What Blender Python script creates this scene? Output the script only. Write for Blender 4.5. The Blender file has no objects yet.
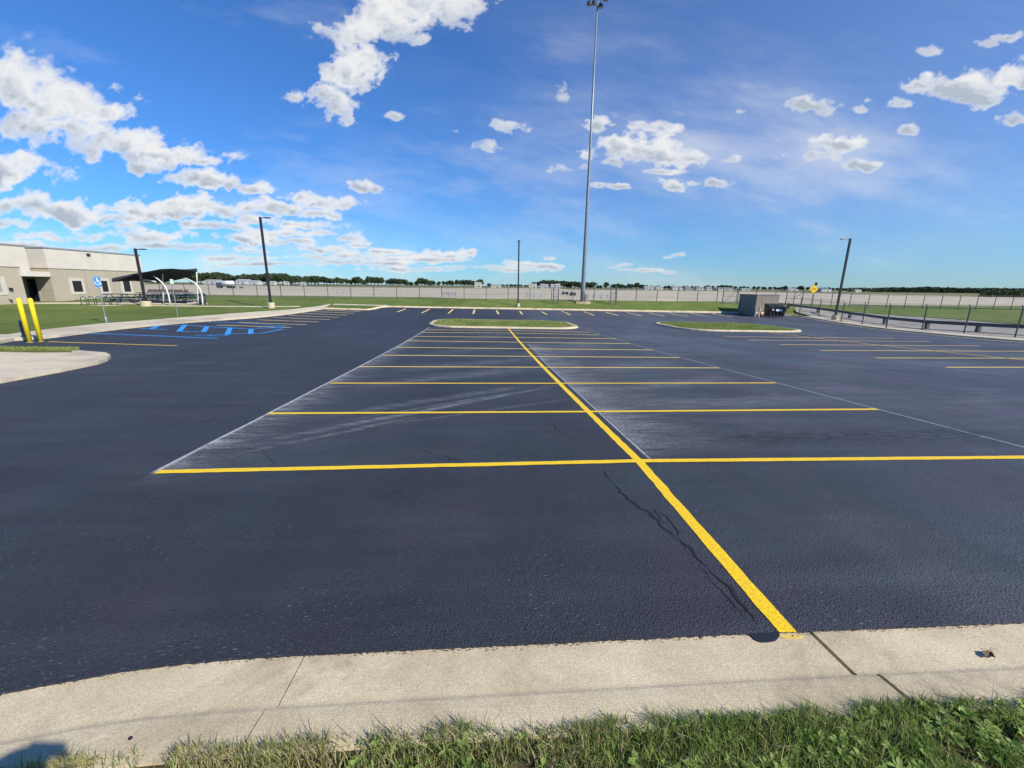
import bpy, bmesh, math, random
import numpy as np
from mathutils import Vector, Matrix
random.seed(7); RNG = np.random.default_rng(11)
C = bpy.context.scene.collection
PI = math.pi

# ------------------------------------------------------------------ camera geometry and terrain
F, PIT, ROL, YAW, X0, Y0 = 408.17, .2356, .0118, .0748, 1.665, 4.93
PZ = (-2.0034, -.4425, -.0146, .0477, -.0462, .0131, .0096)
CY, SY = math.cos(YAW), math.sin(YAW)
def ss(a, b, t):
    t = min(max((t-a)/(b-a), 0), 1); return t*t*(3-2*t)
def w2l(x, y): x -= X0; y -= Y0; return CY*x+SY*y, -SY*x+CY*y
def l2w(gx, gy): return X0+CY*gx-SY*gy, Y0+SY*gx+CY*gy
def H(x, y):
    """height of the site, metres relative to the camera"""
    gx, gy = w2l(x, y)
    xc = min(max(x, -34), 34)/10; yc = min(max(y, -2), 50)/10
    z = PZ[0]+PZ[1]*yc+PZ[2]*yc*yc+PZ[3]*xc+PZ[4]*xc*yc+PZ[5]*yc**3+PZ[6]*xc*xc
    zf = -1.75-.25*ss(-5, -30, x)-.9*ss(25, 60, x)
    b = ss(45.5, 56, gy)
    return z*(1-b)+zf*b+.26*ss(-36, -46, x)*(1-b)
def ray(px, py):
    a, b = (px-512)/F, (py-384)/F
    c, s = math.cos(ROL), math.sin(ROL)
    u = c*a+s*b; v = -s*a+c*b
    c, s = math.cos(PIT), math.sin(PIT)
    return Vector((u, c-v*s, -s-v*c))
def G(px, py, off=0):
    """the point of the site seen at a photo position"""
    r = ray(px, py); t = .5; p = 0
    f = lambda t: t*r.z-H(t*r.x, t*r.y)-off
    while f(t) > 0 and t < 4000: p = t; t *= 1.01
    for _ in range(30):
        m = (p+t)/2
        if f(m) > 0: p = m
        else: t = m
    return r*t
def GL(px, py, off=0):
    p = G(px, py, off); return w2l(p.x, p.y)
def Dp(px, py, y): r = ray(px, py); return r*(y/r.y)
def Xp(px, py, x): r = ray(px, py); return r*(x/r.x)

# ------------------------------------------------------------------ tagging
def tag(o, label=None, cat=None, group=None, kind=None):
    if label: o['label'] = label
    if cat: o['category'] = cat
    if group: o['group'] = group
    if kind: o['kind'] = kind
    return o
def thing(name, label, cat, loc=(0, 0, 0), rz=0, group=None):
    o = bpy.data.objects.new(name, None); C.objects.link(o)
    o.location = loc; o.rotation_euler = (0, 0, rz); o.empty_display_size = .3
    return tag(o, label, cat, group)
def copy_tree(o, parent=None):
    c = o.copy(); C.objects.link(c)
    if parent: c.parent = parent
    for ch in [k for k in o.children]: copy_tree(ch, c)
    return c

# ------------------------------------------------------------------ mesh builder
class MB:
    def __init__(s): s.v = []; s.f = []; s.smooth = False
    def add(s, vs, fs):
        n = len(s.v); s.v += [tuple(v) for v in vs]; s.f += [[i+n for i in f] for f in fs]; return s
    def box(s, c, d, rz=0, taper=1.0, rx=0):
        x, y, z = d[0]/2, d[1]/2, d[2]/2
        vs = []
        M = Matrix.Rotation(rz, 3, 'Z') @ Matrix.Rotation(rx, 3, 'X')
        for k in (-1, 1):
            t = taper if k > 0 else 1
            for (a, b) in ((-1, -1), (1, -1), (1, 1), (-1, 1)):
                vs.append(Vector(c)+M @ Vector((a*x*t, b*y*t, k*z)))
        return s.add(vs, [[0, 3, 2, 1], [4, 5, 6, 7], [0, 1, 5, 4], [1, 2, 6, 5], [2, 3, 7, 6], [3, 0, 4, 7]])
    def tube(s, pts, r, n=8, cap=True, phase=0):
        pts = [Vector(p) for p in pts]
        rs = r if isinstance(r, (list, tuple)) else [r]*len(pts)
        t0 = (pts[1]-pts[0]).normalized()
        up = Vector((0, 0, 1)) if abs(t0.z) < .9 else Vector((1, 0, 0))
        vs = []
        for i, p in enumerate(pts):
            t = (pts[min(i+1, len(pts)-1)]-pts[max(i-1, 0)]).normalized()
            a = up.cross(t).normalized(); up = t.cross(a).normalized()
            for k in range(n):
                an = 2*PI*k/n+phase; vs.append(p+(a*math.cos(an)+up*math.sin(an))*rs[i])
        fs = []
        for i in range(len(pts)-1):
            for k in range(n): fs.append([i*n+k, i*n+(k+1) % n, (i+1)*n+(k+1) % n, (i+1)*n+k])
        if cap: fs += [list(range(n))[::-1], [(len(pts)-1)*n+k for k in range(n)]]
        return s.add(vs, fs)
    def lathe(s, prof, c=(0, 0, 0), n=16):
        vs = []; c = Vector(c)
        for r, z in prof:
            for k in range(n): vs.append(c+Vector((r*math.cos(2*PI*k/n), r*math.sin(2*PI*k/n), z)))
        fs = []
        for i in range(len(prof)-1):
            for k in range(n): fs.append([i*n+k, i*n+(k+1) % n, (i+1)*n+(k+1) % n, (i+1)*n+k])
        fs += [list(range(n))[::-1], [(len(prof)-1)*n+k for k in range(n)]]
        return s.add(vs, fs)
    def build(s, name, mat, parent=None, smooth=False, bevel=0):
        me = bpy.data.meshes.new(name); me.from_pydata(s.v, [], s.f); me.update()
        if bevel:
            bm = bmesh.new(); bm.from_mesh(me)
            bmesh.ops.bevel(bm, geom=bm.edges[:], offset=bevel, segments=2, affect='EDGES', clamp_overlap=True)
            bm.to_mesh(me); bm.free()
        if smooth:
            me.polygons.foreach_set('use_smooth', [True]*len(me.polygons))
        me.materials.append(mat)
        o = bpy.data.objects.new(name, me); C.objects.link(o)
        if parent: o.parent = parent
        return o

# ------------------------------------------------------------------ materials
def mat(name, col=(.5, .5, .5), rough=.7, metal=0, spec=.5):
    m = bpy.data.materials.new(name); m.use_nodes = True
    b = m.node_tree.nodes['Principled BSDF']
    b.inputs['Base Color'].default_value = (*col, 1); b.inputs['Roughness'].default_value = rough
    b.inputs['Metallic'].default_value = metal; b.inputs['Specular IOR Level'].default_value = spec
    return m
class N:
    """small node helper"""
    def __init__(s, m): s.t = m.node_tree; s.n = s.t.nodes; s.b = s.n.get('Principled BSDF')
    def new(s, ty, **kw):
        n = s.n.new(ty)
        for k, v in kw.items():
            if k[0] == '_': n.inputs[int(k[1:])].default_value = v
            else: setattr(n, k, v)
        return n
    def l(s, a, b): s.t.links.new(a, b)
    def math(s, op, a, b=None, c=None, clamp=False):
        n = s.n.new('ShaderNodeMath'); n.operation = op; n.use_clamp = clamp
        for i, x in enumerate((a, b, c)):
            if x is None: continue
            if isinstance(x, (int, float)): n.inputs[i].default_value = x
            else: s.l(x, n.inputs[i])
        return n.outputs[0]
    def noise(s, vec, scale, detail=4, rough=.55, dist=0):
        n = s.n.new('ShaderNodeTexNoise'); n.inputs['Scale'].default_value = scale
        n.inputs['Detail'].default_value = detail; n.inputs['Roughness'].default_value = rough
        n.inputs['Distortion'].default_value = dist
        s.l(vec, n.inputs['Vector']); return n.outputs['Fac']
    def scale(s, vec, v, rot=0):
        n = s.n.new('ShaderNodeMapping'); n.inputs['Scale'].default_value = v
        n.inputs['Rotation'].default_value = (0, 0, rot); s.l(vec, n.inputs['Vector']); return n.outputs[0]
    def ramp(s, fac, stops, interp='LINEAR'):
        n = s.n.new('ShaderNodeValToRGB'); r = n.color_ramp; r.interpolation = interp
        while len(r.elements) < len(stops): r.elements.new(.5)
        for e, (p, c) in zip(r.elements, stops):
            e.position = p; e.color = (*c, 1) if len(c) == 3 else c
        s.l(fac, n.inputs[0]); return n.outputs[0]
    def mr(s, v, a, b, c=0, d=1):
        n = s.n.new('ShaderNodeMapRange'); n.interpolation_type = 'SMOOTHSTEP'
        s.l(v, n.inputs[0])
        for i, x in zip((1, 2, 3, 4), (a, b, c, d)): n.inputs[i].default_value = x
        return n.outputs[0]
    def mix(s, f, a, b, mode='MIX'):
        n = s.n.new('ShaderNodeMix'); n.data_type = 'RGBA'; n.blend_type = mode
        for i, x in zip((0, 6, 7), (f, a, b)):
            if isinstance(x, (int, float)): n.inputs[i].default_value = x
            elif isinstance(x, tuple): n.inputs[i].default_value = (*x, 1)
            else: s.l(x, n.inputs[i])
        return n.outputs[2]
    def bump(s, h, dist, strength=1, prev=None):
        n = s.n.new('ShaderNodeBump'); n.inputs['Distance'].default_value = dist
        n.inputs['Strength'].default_value = strength; s.l(h, n.inputs['Height'])
        if prev: s.l(prev, n.inputs['Normal'])
        return n.outputs[0]
    def pos(s): return s.new('ShaderNodeNewGeometry').outputs['Position']
    def obj(s): return s.new('ShaderNodeTexCoord').outputs['Object']
    def base(s, c): s.l(c, s.b.inputs['Base Color'])
    def normal(s, c): s.l(c, s.b.inputs['Normal'])
    def rough(s, c): s.l(c, s.b.inputs['Roughness'])

def vary(name, col, rough=.7, amp=.15, scale=3, metal=0, bump=0, bscale=40, spec=.5):
    m = mat(name, col, rough, metal, spec); n = N(m); p = n.obj()
    lo = tuple(c*(1-amp) for c in col); hi = tuple(min(1, c*(1+amp)) for c in col)
    f = n.noise(p, scale, 6, .65)
    n.base(n.ramp(f, [(.3, lo), (.7, hi)]))
    if bump: n.normal(n.bump(n.noise(p, bscale, 3), bump))
    return m

def make_asphalt():
    m = mat('sealed_asphalt', (.05, .055, .075), .62, 0, .42); n = N(m)
    uv = n.new('ShaderNodeUVMap').outputs[0]     # metres in the frame of the lot
    sep = n.new('ShaderNodeSeparateXYZ'); n.l(uv, sep.inputs[0]); X, Y = sep.outputs[0], sep.outputs[1]
    big = n.noise(uv, .16, 5, .6, .6)
    mid = n.noise(n.scale(uv, (.5, 1.9, 1)), .9, 6, .68, .5)
    sw = n.noise(n.scale(uv, (.25, 3.2, 1), .12), .8, 5, .6, .3)
    fine = n.noise(uv, 60, 4, .75)
    spk = n.noise(uv, 42, 2, .5)
    f = n.math('ADD', n.math('MULTIPLY', big, .42), n.math('ADD', n.math('MULTIPLY', mid, .33), n.math('MULTIPLY', sw, .25)))
    col = n.ramp(f, [(.34, (.023, .0245, .033)), (.5, (.037, .040, .051)), (.66, (.064, .070, .083))])
    col = n.mix(1.0, col, n.ramp(fine, [(.3, (.5, .5, .5)), (.7, (1.55, 1.55, 1.52))]), 'MULTIPLY')
    across = n.math('ADD', X, n.math('MULTIPLY', n.math('SUBTRACT', n.noise(uv, .35, 4), .5), 2.6))
    col = n.mix(1.0, col, n.ramp(n.mr(across, -6, 8), [(0, (.66, .67, .68)), (.5, (.86, .87, .86)), (1, (1.55, 1.57, 1.52))]), 'MULTIPLY')  # base colour runs from darker on the left to paler on the right
    hue = n.noise(uv, .55, 4, .6); col = n.mix(1.0, col, n.ramp(hue, [(.35, (1.12, .96, 1.06)), (.5, (1, 1, 1)), (.65, (.86, 1.06, 1.04))]), 'MULTIPLY')
    pas = n.noise(n.scale(uv, (.55, .04, 1)), 1, 3, .6)
    col = n.mix(1.0, col, n.ramp(pas, [(.4, (.9, .9, .9)), (.6, (1.1, 1.1, 1.1))]), 'MULTIPLY')
    drip = n.mr(n.noise(uv, 2.3, 5, .72), .66, .74)
    col = n.mix(n.math('MULTIPLY', drip, .45), col, (.016, .016, .02))
    # tiny pale specks of exposed aggregate
    sp = n.math('MULTIPLY', n.mr(n.noise(n.scale(uv, (.45, 1.2, 1), -.5), 55, 1, .5), .66, .73), n.mr(n.noise(uv, .8, 3), .42, .6))
    col = n.mix(n.math('MULTIPLY', sp, .38), col, (.26, .27, .29))
    # ---- chalk snap lines and blown striping dust
    wob = n.math('MULTIPLY', n.math('SUBTRACT', n.noise(uv, .7, 2), .5), .03)
    brk = n.noise(uv, 6, 4, .7)
    streak = n.noise(n.scale(uv, (1.1, 5.5, 1), -.42), 1.6, 7, .72, .45)
    streak2 = n.noise(n.scale(uv, (1.2, 11, 1), -.9), 1.3, 7, .72, .25)
    fleck = n.noise(n.scale(uv, (.6, 1.4, 1), -.4), 26, 5, .8)
    acc = None
    def addm(v):
        nonlocal acc
        acc = v if acc is None else n.math('MAXIMUM', acc, v)
    def band(v, a, b, soft):      # 1 inside [a,b]
        return n.math('MULTIPLY', n.mr(v, a-soft, a+soft), n.mr(v, b-soft, b+soft, 1, 0))
    def line(x0, a, b, w, k):
        d = n.math('ABSOLUTE', n.math('ADD', n.math('SUBTRACT', X, x0), wob))
        v = n.math('MULTIPLY', n.mr(d, w*.4, w, 1, 0), band(Y, a, b, .1))
        addm(n.math('MULTIPLY', n.math('MULTIPLY', v, n.mr(brk, .3, .5, .35, 1)), k))
    line(-5.95, 0, 26, .04, .8); line(5.98, .2, 26, .034, .5); line(.2, .15, 11, .026, .7)
    line(14.35, -1, 24, .035, .33)
    def dust(x0, wdt, a, b, k, st, side=1):
        e = n.math('SUBTRACT', X, x0) if side > 0 else n.math('SUBTRACT', x0, X)
        fall = n.math('MULTIPLY', n.mr(e, -.02, .04), n.math('POWER', 2.718, n.math('MULTIPLY', n.math('MAXIMUM', e, 0), -1/wdt)))
        v = n.math('MULTIPLY', fall, band(Y, a, b, .6))
        v = n.math('MULTIPLY', v, n.math('MULTIPLY', n.mr(st, .36, .66, .1, 1), n.mr(mid, .3, .65, .35, 1)))
        v = n.math('MULTIPLY', v, n.mr(fleck, .35, .62, .12, 1))
        addm(n.math('MULTIPLY', v, k))
    dust(-5.95, .36, .1, 18, 1.15, streak)
    dust(-5.95, .12, 4, 26, .75, streak)
    dust(.22, 1.0, .5, 16, 1.0, streak2); dust(.22, .5, .3, 9, .8, streak)
    dust(.22, .22, .3, 12, .9, streak)
    def smear(x0, y0, x1, y1, w, k, st):
        L = math.hypot(x1-x0, y1-y0); ux, uy = (x1-x0)/L, (y1-y0)/L
        dx, dy = n.math('SUBTRACT', X, x0), n.math('SUBTRACT', Y, y0)
        t = n.math('ADD', n.math('MULTIPLY', dx, ux), n.math('MULTIPLY', dy, uy))
        q = n.math('ABSOLUTE', n.math('ADD', n.math('SUBTRACT', n.math('MULTIPLY', dx, uy), n.math('MULTIPLY', dy, ux)), n.math('MULTIPLY', n.math('SUBTRACT', mid, .5), w*1.5)))
        v = n.math('MULTIPLY', n.mr(q, 0, w, 1, 0), band(t, 0, L, L*.3))
        v = n.math('MULTIPLY', v, n.mr(st, .33, .68, .0, 1)); v = n.math('MULTIPLY', v, n.mr(fleck, .35, .65, .15, 1))
        addm(n.math('MULTIPLY', v, k))
    smear(-5.0, 1.3, -.9, 4.6, .17, .75, streak); smear(-5.2, .7, -3.4, 2.2, .12, .5, streak); smear(-4.2, 2.3, -1.6, 4.2, .08, .5, streak2); smear(-3.6, 1.9, -.3, 3.6, .10, .3, streak)
    smear(-4.6, 2.6, -1.2, 5.0, .3, .34, streak)
    smear(-5.0, 5.2, -.5, 8.0, .8, .36, streak)
    smear(-4.4, 7.8, 0, 10.5, .9, .3, streak)
    smear(.6, 3.1, 5.2, 3.5, .8, .42, streak2)
    smear(1.2, 4.6, 4.8, 6.2, .7, .4, streak)
    smear(1.0, 7.2, 4.5, 9.5, 1.2, .42, streak2)
    smear(.5, 11, 4, 17, 2.0, .36, streak2)
    smear(8.2, 2.6, 11.0, 4.6, .5, .12, streak); smear(8, 6, 12, 10, .9, .12, streak2); smear(-4.8, 11, -.6, 15, 1.1, .16, streak); smear(-4.5, 15, -.6, 21, 1.4, .14, streak2); smear(7.4, 1.8, 12.5, 2.4, .25, .2, streak)
    col = n.mix(n.math('MINIMUM', acc, .85), col, (.50, .50, .50))
    # dark scuffed patch beyond the first right hand stall line
    pd = n.math('MULTIPLY', band(X, 1.6, 6.2, .9), band(Y, .62, 1.25, .3))
    pd = n.math('MULTIPLY', pd, n.mr(n.noise(n.scale(uv, (.5, 1.3, 1)), 9, 5, .78), .44, .56))
    col = n.mix(n.math('MULTIPLY', pd, .85), col, (.012, .012, .015))
    # darker fresh sealer along the crack
    n.base(col)
    vo = n.new('ShaderNodeTexVoronoi'); vo.inputs['Scale'].default_value = 62; vo.inputs['Randomness'].default_value = 1; n.l(uv, vo.inputs['Vector'])
    grain = n.mr(vo.outputs['Distance'], .0, .55, 1, 0)
    b1 = n.bump(n.math('MULTIPLY', grain, n.mr(n.noise(uv, 20, 3, .6), .35, .65, .2, 1)), .011, 1)
    b2 = n.bump(fine, .007, .9, b1)
    b3 = n.bump(n.noise(uv, 1.2, 3), .03, .6, b2)
    n.normal(b3)
    n.rough(n.mr(fine, .3, .7, .5, .75))
    return m

def make_concrete(name, a, b, c, sc=1.0, bump=.002, grain=120):
    m = mat(name, b, .85, 0, .3); n = N(m); p = n.pos()
    f = n.noise(p, 2.2*sc, 8, .68, .3)
    col = n.ramp(f, [(.3, a), (.5, b), (.72, c)])
    g = n.noise(p, grain, 3, .7)
    col = n.mix(1.0, col, n.ramp(g, [(.3, (.68, .66, .62)), (.7, (1.2, 1.2, 1.2))]), 'MULTIPLY')
    st = n.noise(n.scale(p, (1.2, 14, 1), -.05), 6*sc, 4, .6)
    col = n.mix(n.math('MULTIPLY', n.mr(st, .5, .75), .12), col, tuple(x*.6 for x in a))
    bl = n.noise(p, .9*sc, 6, .7, .6); col = n.mix(n.math('MULTIPLY', n.mr(bl, .48, .66), .7), col, tuple(x*.62 for x in a)); pt_ = n.noise(p, 34*min(1, sc*2), 3, .6); col = n.mix(n.math('MULTIPLY', n.mr(pt_, .70, .76), .6), col, tuple(x*.45 for x in a))
    n.base(col); n.normal(n.bump(n.noise(p, grain*.6, 4, .7), bump, .9, n.bump(st, bump*.6, .4)))
    return m

def make_grass(name, lo, mid, hi, dry=.0, sc=1.0):
    m = mat(name, mid, .9, 0, .15); n = N(m); p = n.pos()
    big = n.noise(p, .12*sc, 6, .65, .4); md = n.noise(n.scale(p, (1, .35, 1)), 1.1*sc, 6, .7); fn = n.noise(p, 26, 5, .75)
    f = n.math('ADD', n.math('MULTIPLY', big, .4), n.math('ADD', n.math('MULTIPLY', md, .3), n.math('MULTIPLY', fn, .3)))
    col = n.ramp(f, [(.36, lo), (.5, mid), (.64, hi)])
    if dry: col = n.mix(n.math('MULTIPLY', n.mr(n.noise(p, .7*sc, 5, .7), .5, .68), dry), col, (.2, .165, .075))
    n.base(col); n.normal(n.bump(fn, .05, .9, n.bump(md, .08, .6)))
    return m

M = {}
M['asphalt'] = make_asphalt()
M['conc'] = make_concrete('kerb_concrete', (.47, .385, .25), (.575, .485, .325), (.66, .57, .40), 1.0, .003, 110)
M['walk'] = make_concrete('sidewalk_concrete', (.50, .43, .315), (.60, .525, .395), (.66, .59, .46), .3)
M['conc_grey'] = make_concrete('grey_concrete', (.25, .235, .20), (.33, .31, .27), (.40, .38, .34), .5)
M['grass'] = make_grass('lawn_grass', (.06, .092, .018), (.115, .158, .034), (.18, .215, .06), .3)
M['island_grass'] = make_grass('island_grass', (.075, .088, .024), (.135, .145, .042), (.20, .19, .075), .7)
M['field'] = make_grass('field_grass', (.10, .115, .045), (.16, .16, .07), (.23, .21, .11), .5, .2)
M['soil'] = make_grass('verge_soil', (.045, .035, .018), (.09, .075, .035), (.15, .125, .06), .6, 3)
m = mat('apron_concrete', (.4, .37, .31), .9, 0, .2); n = N(m); p = n.pos()
f1 = n.noise(n.scale(p, (.012, .11, 1)), 1.0, 7, .72, .5); f2 = n.noise(p, .25, 6, .7)
col = n.ramp(f1, [(.32, (.20, .17, .11)), (.48, (.42, .36, .265)), (.66, (.57, .495, .37))])
n.base(n.mix(.5, col, n.ramp(f2, [(.3, (.28, .235, .165)), (.7, (.55, .475, .355))]))); M['apron'] = m

def make_paint(name, col, wear=.2):
    m = mat(name, col, .55, 0, .35); n = N(m)
    uv = n.new('ShaderNodeUVMap').outputs[0]
    g = n.noise(uv, 45, 4, .7); w = n.noise(uv, 7, 5, .7)
    c = n.ramp(g, [(.3, tuple(x*.70 for x in col)), (.55, col), (.75, tuple(min(1, x*1.08+.01) for x in col))])
    pit = n.noise(uv, 38, 3, .75); c = n.mix(n.mr(pit, .66, .72), c, (.05, .05, .05))
    c = n.mix(n.math('MULTIPLY', n.mr(w, .56, .72), wear), c, (.10, .09, .06))
    n.base(c); n.normal(n.bump(g, .005, .8, n.bump(n.noise(uv, 24, 3), .008, .6))); return m
M['yellow'] = make_paint('yellow_traffic_paint', (.86, .56, .012), .18)
M['pale'] = make_paint('pale_old_paint', (.80, .58, .20), .3)
M['pale2'] = make_paint('yellow_far_paint', (.86, .61, .13), .2)
M['blue'] = make_paint('blue_traffic_paint', (.03, .29, .72), .2)

# ------------------------------------------------------------------ surfaces laid over the terrain
def resample(pts, step, jit=0):
    out = []
    for a, b in zip(pts[:-1], pts[1:]):
        a, b = Vector(a), Vector(b); L = (b-a).length; k = max(1, int(L/step))
        nrm = Vector((-(b-a).y, (b-a).x))/max(L, 1e-6)
        for i in range(k):
            p = a.lerp(b, i/k)
            if jit: p = p+nrm*random.gauss(0, jit)
            out.append((p.x, p.y))
    out.append(tuple(pts[-1])); return out
def smooth_path(pts, it=2):
    for _ in range(it):
        q = [pts[0]]
        for a, b in zip(pts[:-1], pts[1:]):
            q.append((a[0]*.75+b[0]*.25, a[1]*.75+b[1]*.25)); q.append((a[0]*.25+b[0]*.75, a[1]*.25+b[1]*.75))
        q.append(pts[-1]); pts = q
    return pts
def sheet(name, poly, off, m, cell=2.0, skirt=.3, lotc=True, bound=None, parent=None):
    """polygon (lot coordinates) laid on the terrain at height off, with a skirt down its edges"""
    bm = bmesh.new()
    P = [l2w(*q) if lotc else q for q in poly]
    vs = [bm.verts.new((x, y, 0)) for x, y in P]
    fc = bm.faces.new(vs); fc.normal_update()
    bmesh.ops.triangulate(bm, faces=[fc], ngon_method='EAR_CLIP')
    if cell:
        xs = [v[0] for v in P]; ys = [v[1] for v in P]
        for ax, lo, hi in ((0, min(xs), max(xs)), (1, min(ys), max(ys))):
            k = math.floor(lo/cell)+1
            while k*cell < hi:
                co = [0, 0, 0]; no = [0, 0, 0]; co[ax] = k*cell; no[ax] = 1
                bmesh.ops.bisect_plane(bm, geom=bm.verts[:]+bm.edges[:]+bm.faces[:], plane_co=co, plane_no=no, dist=1e-5)
                k += 1
    for f in bm.faces:
        if f.normal.z < 0: f.normal_flip()
    for v in bm.verts: v.co.z = H(v.co.x, v.co.y)+off
    if skirt:
        be = [e for e in bm.edges if e.is_boundary]
        r = bmesh.ops.extrude_edge_only(bm, edges=be)
        for v in [g for g in r['geom'] if isinstance(g, bmesh.types.BMVert)]: v.co.z -= skirt
    uvl = bm.loops.layers.uv.new('UVMap')
    for f in bm.faces:
        for l in f.loops: l[uvl].uv = w2l(l.vert.co.x, l.vert.co.y)
    me = bpy.data.meshes.new(name); bm.to_mesh(me); bm.free(); me.materials.append(m)
    o = bpy.data.objects.new(name, me); C.objects.link(o)
    if parent: o.parent = parent
    return o
def st(o, label, cat='ground'): return tag(o, label, cat, None, 'structure')
def offset_path(pts, d):
    """shift a polyline to its left by d"""
    out = []
    for i in range(len(pts)):
        a = Vector(pts[max(i-1, 0)]); b = Vector(pts[min(i+1, len(pts)-1)])
        t = (b-a).normalized(); out.append((pts[i][0]-t.y*d, pts[i][1]+t.x*d))
    return out
def sweep(mb, path, prof, closed=False):
    """prof: list of (offset to the left of the path, height above the terrain); path in lot coordinates"""
    n = len(prof); cols = []
    if closed: path = path+[path[0]]
    for i, p in enumerate(path):
        if closed: a = Vector(path[i-1 if i else -2]); b = Vector(path[i+1 if i < len(path)-1 else 1])
        else: a = Vector(path[max(i-1, 0)]); b = Vector(path[min(i+1, len(path)-1)])
        t = (b-a).normalized()
        col = []
        for d, z in prof:
            gx, gy = p[0]-t.y*d, p[1]+t.x*d; x, y = l2w(gx, gy); col.append((x, y, H(x, y)+z))
        cols.append(col)
    vs = [v for c in cols for v in c]; fs = []
    for i in range(len(cols)-1):
        for k in range(n-1): fs.append([i*n+k, (i+1)*n+k, (i+1)*n+k+1, i*n+k+1])
    if not closed: fs += [list(range(n)), [(len(cols)-1)*n+k for k in range(n)][::-1]]
    mb.add(vs, fs)
def cut(path, a, b):
    """portion of a polyline between arc lengths a and b"""
    out = []; s = 0
    for p, q in zip(path[:-1], path[1:]):
        p, q = Vector(p), Vector(q); L = (q-p).length
        if s+L > a and s < b:
            t0 = max(0, (a-s)/L); t1 = min(1, (b-s)/L)
            if not out: out.append(tuple(p.lerp(q, t0)))
            out.append(tuple(p.lerp(q, t1)))
        s += L
    return out
def plen(path): return sum((Vector(b)-Vector(a)).length for a, b in zip(path[:-1], path[1:]))

# ---- outlines in lot coordinates
near = [(-7, -9), (-7, -5.6), (-6.6, -4.3), (-5.8, -3.45), (-5.1, -3.08), (-4.55, -2.92), (-4.24, -2.86), (-3.9, -2.80), (-3.4, -2.775), (-2.8, -2.775), (-1.86, -2.78), (-.1, -2.79), (1.5, -2.82), (8, -2.9), (31.5, -3.0)]
near_s = smooth_path(near, 2)
rightk = smooth_path([(31.5, -3), (32, 8), (32.4, 18.7), (33.2, 23.6), (34.0, 28.7), (35.3, 34), (36.8, 39.2), (38.2, 43.5), (38.6, 46.2), (37.6, 47.6), (35.8, 47.9)], 2)
fark = [(35.8, 47.9), (30, 47.8), (12, 47.6), (2, 47.25), (-5, 46.8), (-11, 46.3), (-13.3, 46.0), (-13.9, 45.2), (-14.1, 43), (-14.6, 42.1), (-15.6, 41.9), (-19.4, 42.2)]
left_front = smooth_path([(-19.4, 42.2), (-19.9, 37), (-20.9, 31.9), (-22.2, 28.9), (-23.2, 25.5), (-23.5, 22), (-23.2, 18.9), (-22.5, 16.0), (-22.9, 15.0)], 1)+[(-22.4, 13.9), (-30, 14.4)]
left_back = [(-30, 17.2), (-24.8, 16.5), (-25.8, 19.5), (-26.4, 23.4), (-25.9, 27), (-25.4, 30), (-24.5, 33.6), (-23.3, 36.9), (-21.6, 40.2), (-20.6, 44), (-20.2, 46.9)]
asph = resample(cut(near_s, 0, plen(near_s)), .03, .0045) if False else None
ns_mid = [p for p in near_s]
poly = []
for a, b in zip(ns_mid[:-1], ns_mid[1:]):
    fine = -5.2 < a[0] < 4.5
    seg = resample([a, b], .02 if fine else 1.5, .0022 if fine else 0)
    poly += seg[:-1]
poly += rightk[:-1]+fark[:-1]+left_front+[(-30, -9)]
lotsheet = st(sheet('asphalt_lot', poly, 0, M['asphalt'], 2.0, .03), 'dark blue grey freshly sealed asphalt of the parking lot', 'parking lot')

# ---- base ground
def ground():
    def axis(lo, hi, st_, ext):
        a = list(np.arange(lo, hi+.1, st_)); return sorted([-e for e in ext if -e < lo]+a+[e for e in ext if e > hi])
    ext = [110, 140, 180, 240, 340, 500, 800, 1400, 2500, 4500, 9000]
    xs = axis(-80, 100, 3, ext); ys = axis(-12, 96, 3, [20, 40, 80]+ext)
    xs = [float(x) for x in xs]; ys = [float(y) for y in ys]
    vs = [(x, y, H(x, y)-.16) for y in ys for x in xs]; w = len(xs)
    fs = [[j*w+i, j*w+i+1, (j+1)*w+i+1, (j+1)*w+i] for j in range(len(ys)-1) for i in range(w-1)]
    return MB().add(vs, fs).build('ground', M['field'])
st(ground(), 'flat grassy airfield land reaching to the horizon', 'ground')

# ---- near kerb and gutter: slabs with joints
def kerb_object():
    mb = MB(); L = plen(near_s)
    def arc_at(gx):
        s = 0
        for p, q in zip(near_s[:-1], near_s[1:]):
            if p[0] <= gx <= q[0] and q[0] > p[0]: return s+(Vector(q)-Vector(p)).length*(gx-p[0])/(q[0]-p[0])
            s += (Vector(q)-Vector(p)).length
        return s
    gj = [0, 2.5, arc_at(-3.07), arc_at(.03)]; kj = [0, 2.5, arc_at(-3.12), arc_at(.15)]
    x = 3.1
    while x < 31: gj.append(arc_at(x)); kj.append(arc_at(x)); x += 3.05
    gj.append(L); kj.append(L)
    gut = [(.03, -.14), (.03, -.012), (-.30, -.002), (-.318, .001), (-.318, -.14)]
    top = [(-.319, -.14), (-.319, .003), (-.326, .010), (-.345, .016), (-.40, .024), (-.46, .030), (-.53, .034), (-.56, .033), (-.565, .02), (-.565, -.14)]
    for j, prof in ((gj, gut), (kj, top)):
        gaps = [.008]*len(j); gaps[3] = .026 if prof is gut else .024
        for i_, (a, b) in enumerate(zip(j[:-1], j[1:])):
            pth = resample(cut(near_s, a+gaps[i_]/2, b-gaps[i_+1]/2), .4)
            sweep(mb, pth, prof)
    o = mb.build('kerb', M['conc'])
    return o
st(kerb_object(), 'tan concrete kerb and gutter slabs along the near edge of the asphalt', 'kerb')
back = offset_path(near_s, -.54)
vl = back+[(31.5, -30), (-30, -30), (-30, -9)]
vl = [(-7.5, -9.0)]+[p for p in back if p[0] > -7.6 and p[1] > -8.9]+[(31.5, -30), (-30, -30), (-30, -9)]
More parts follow.
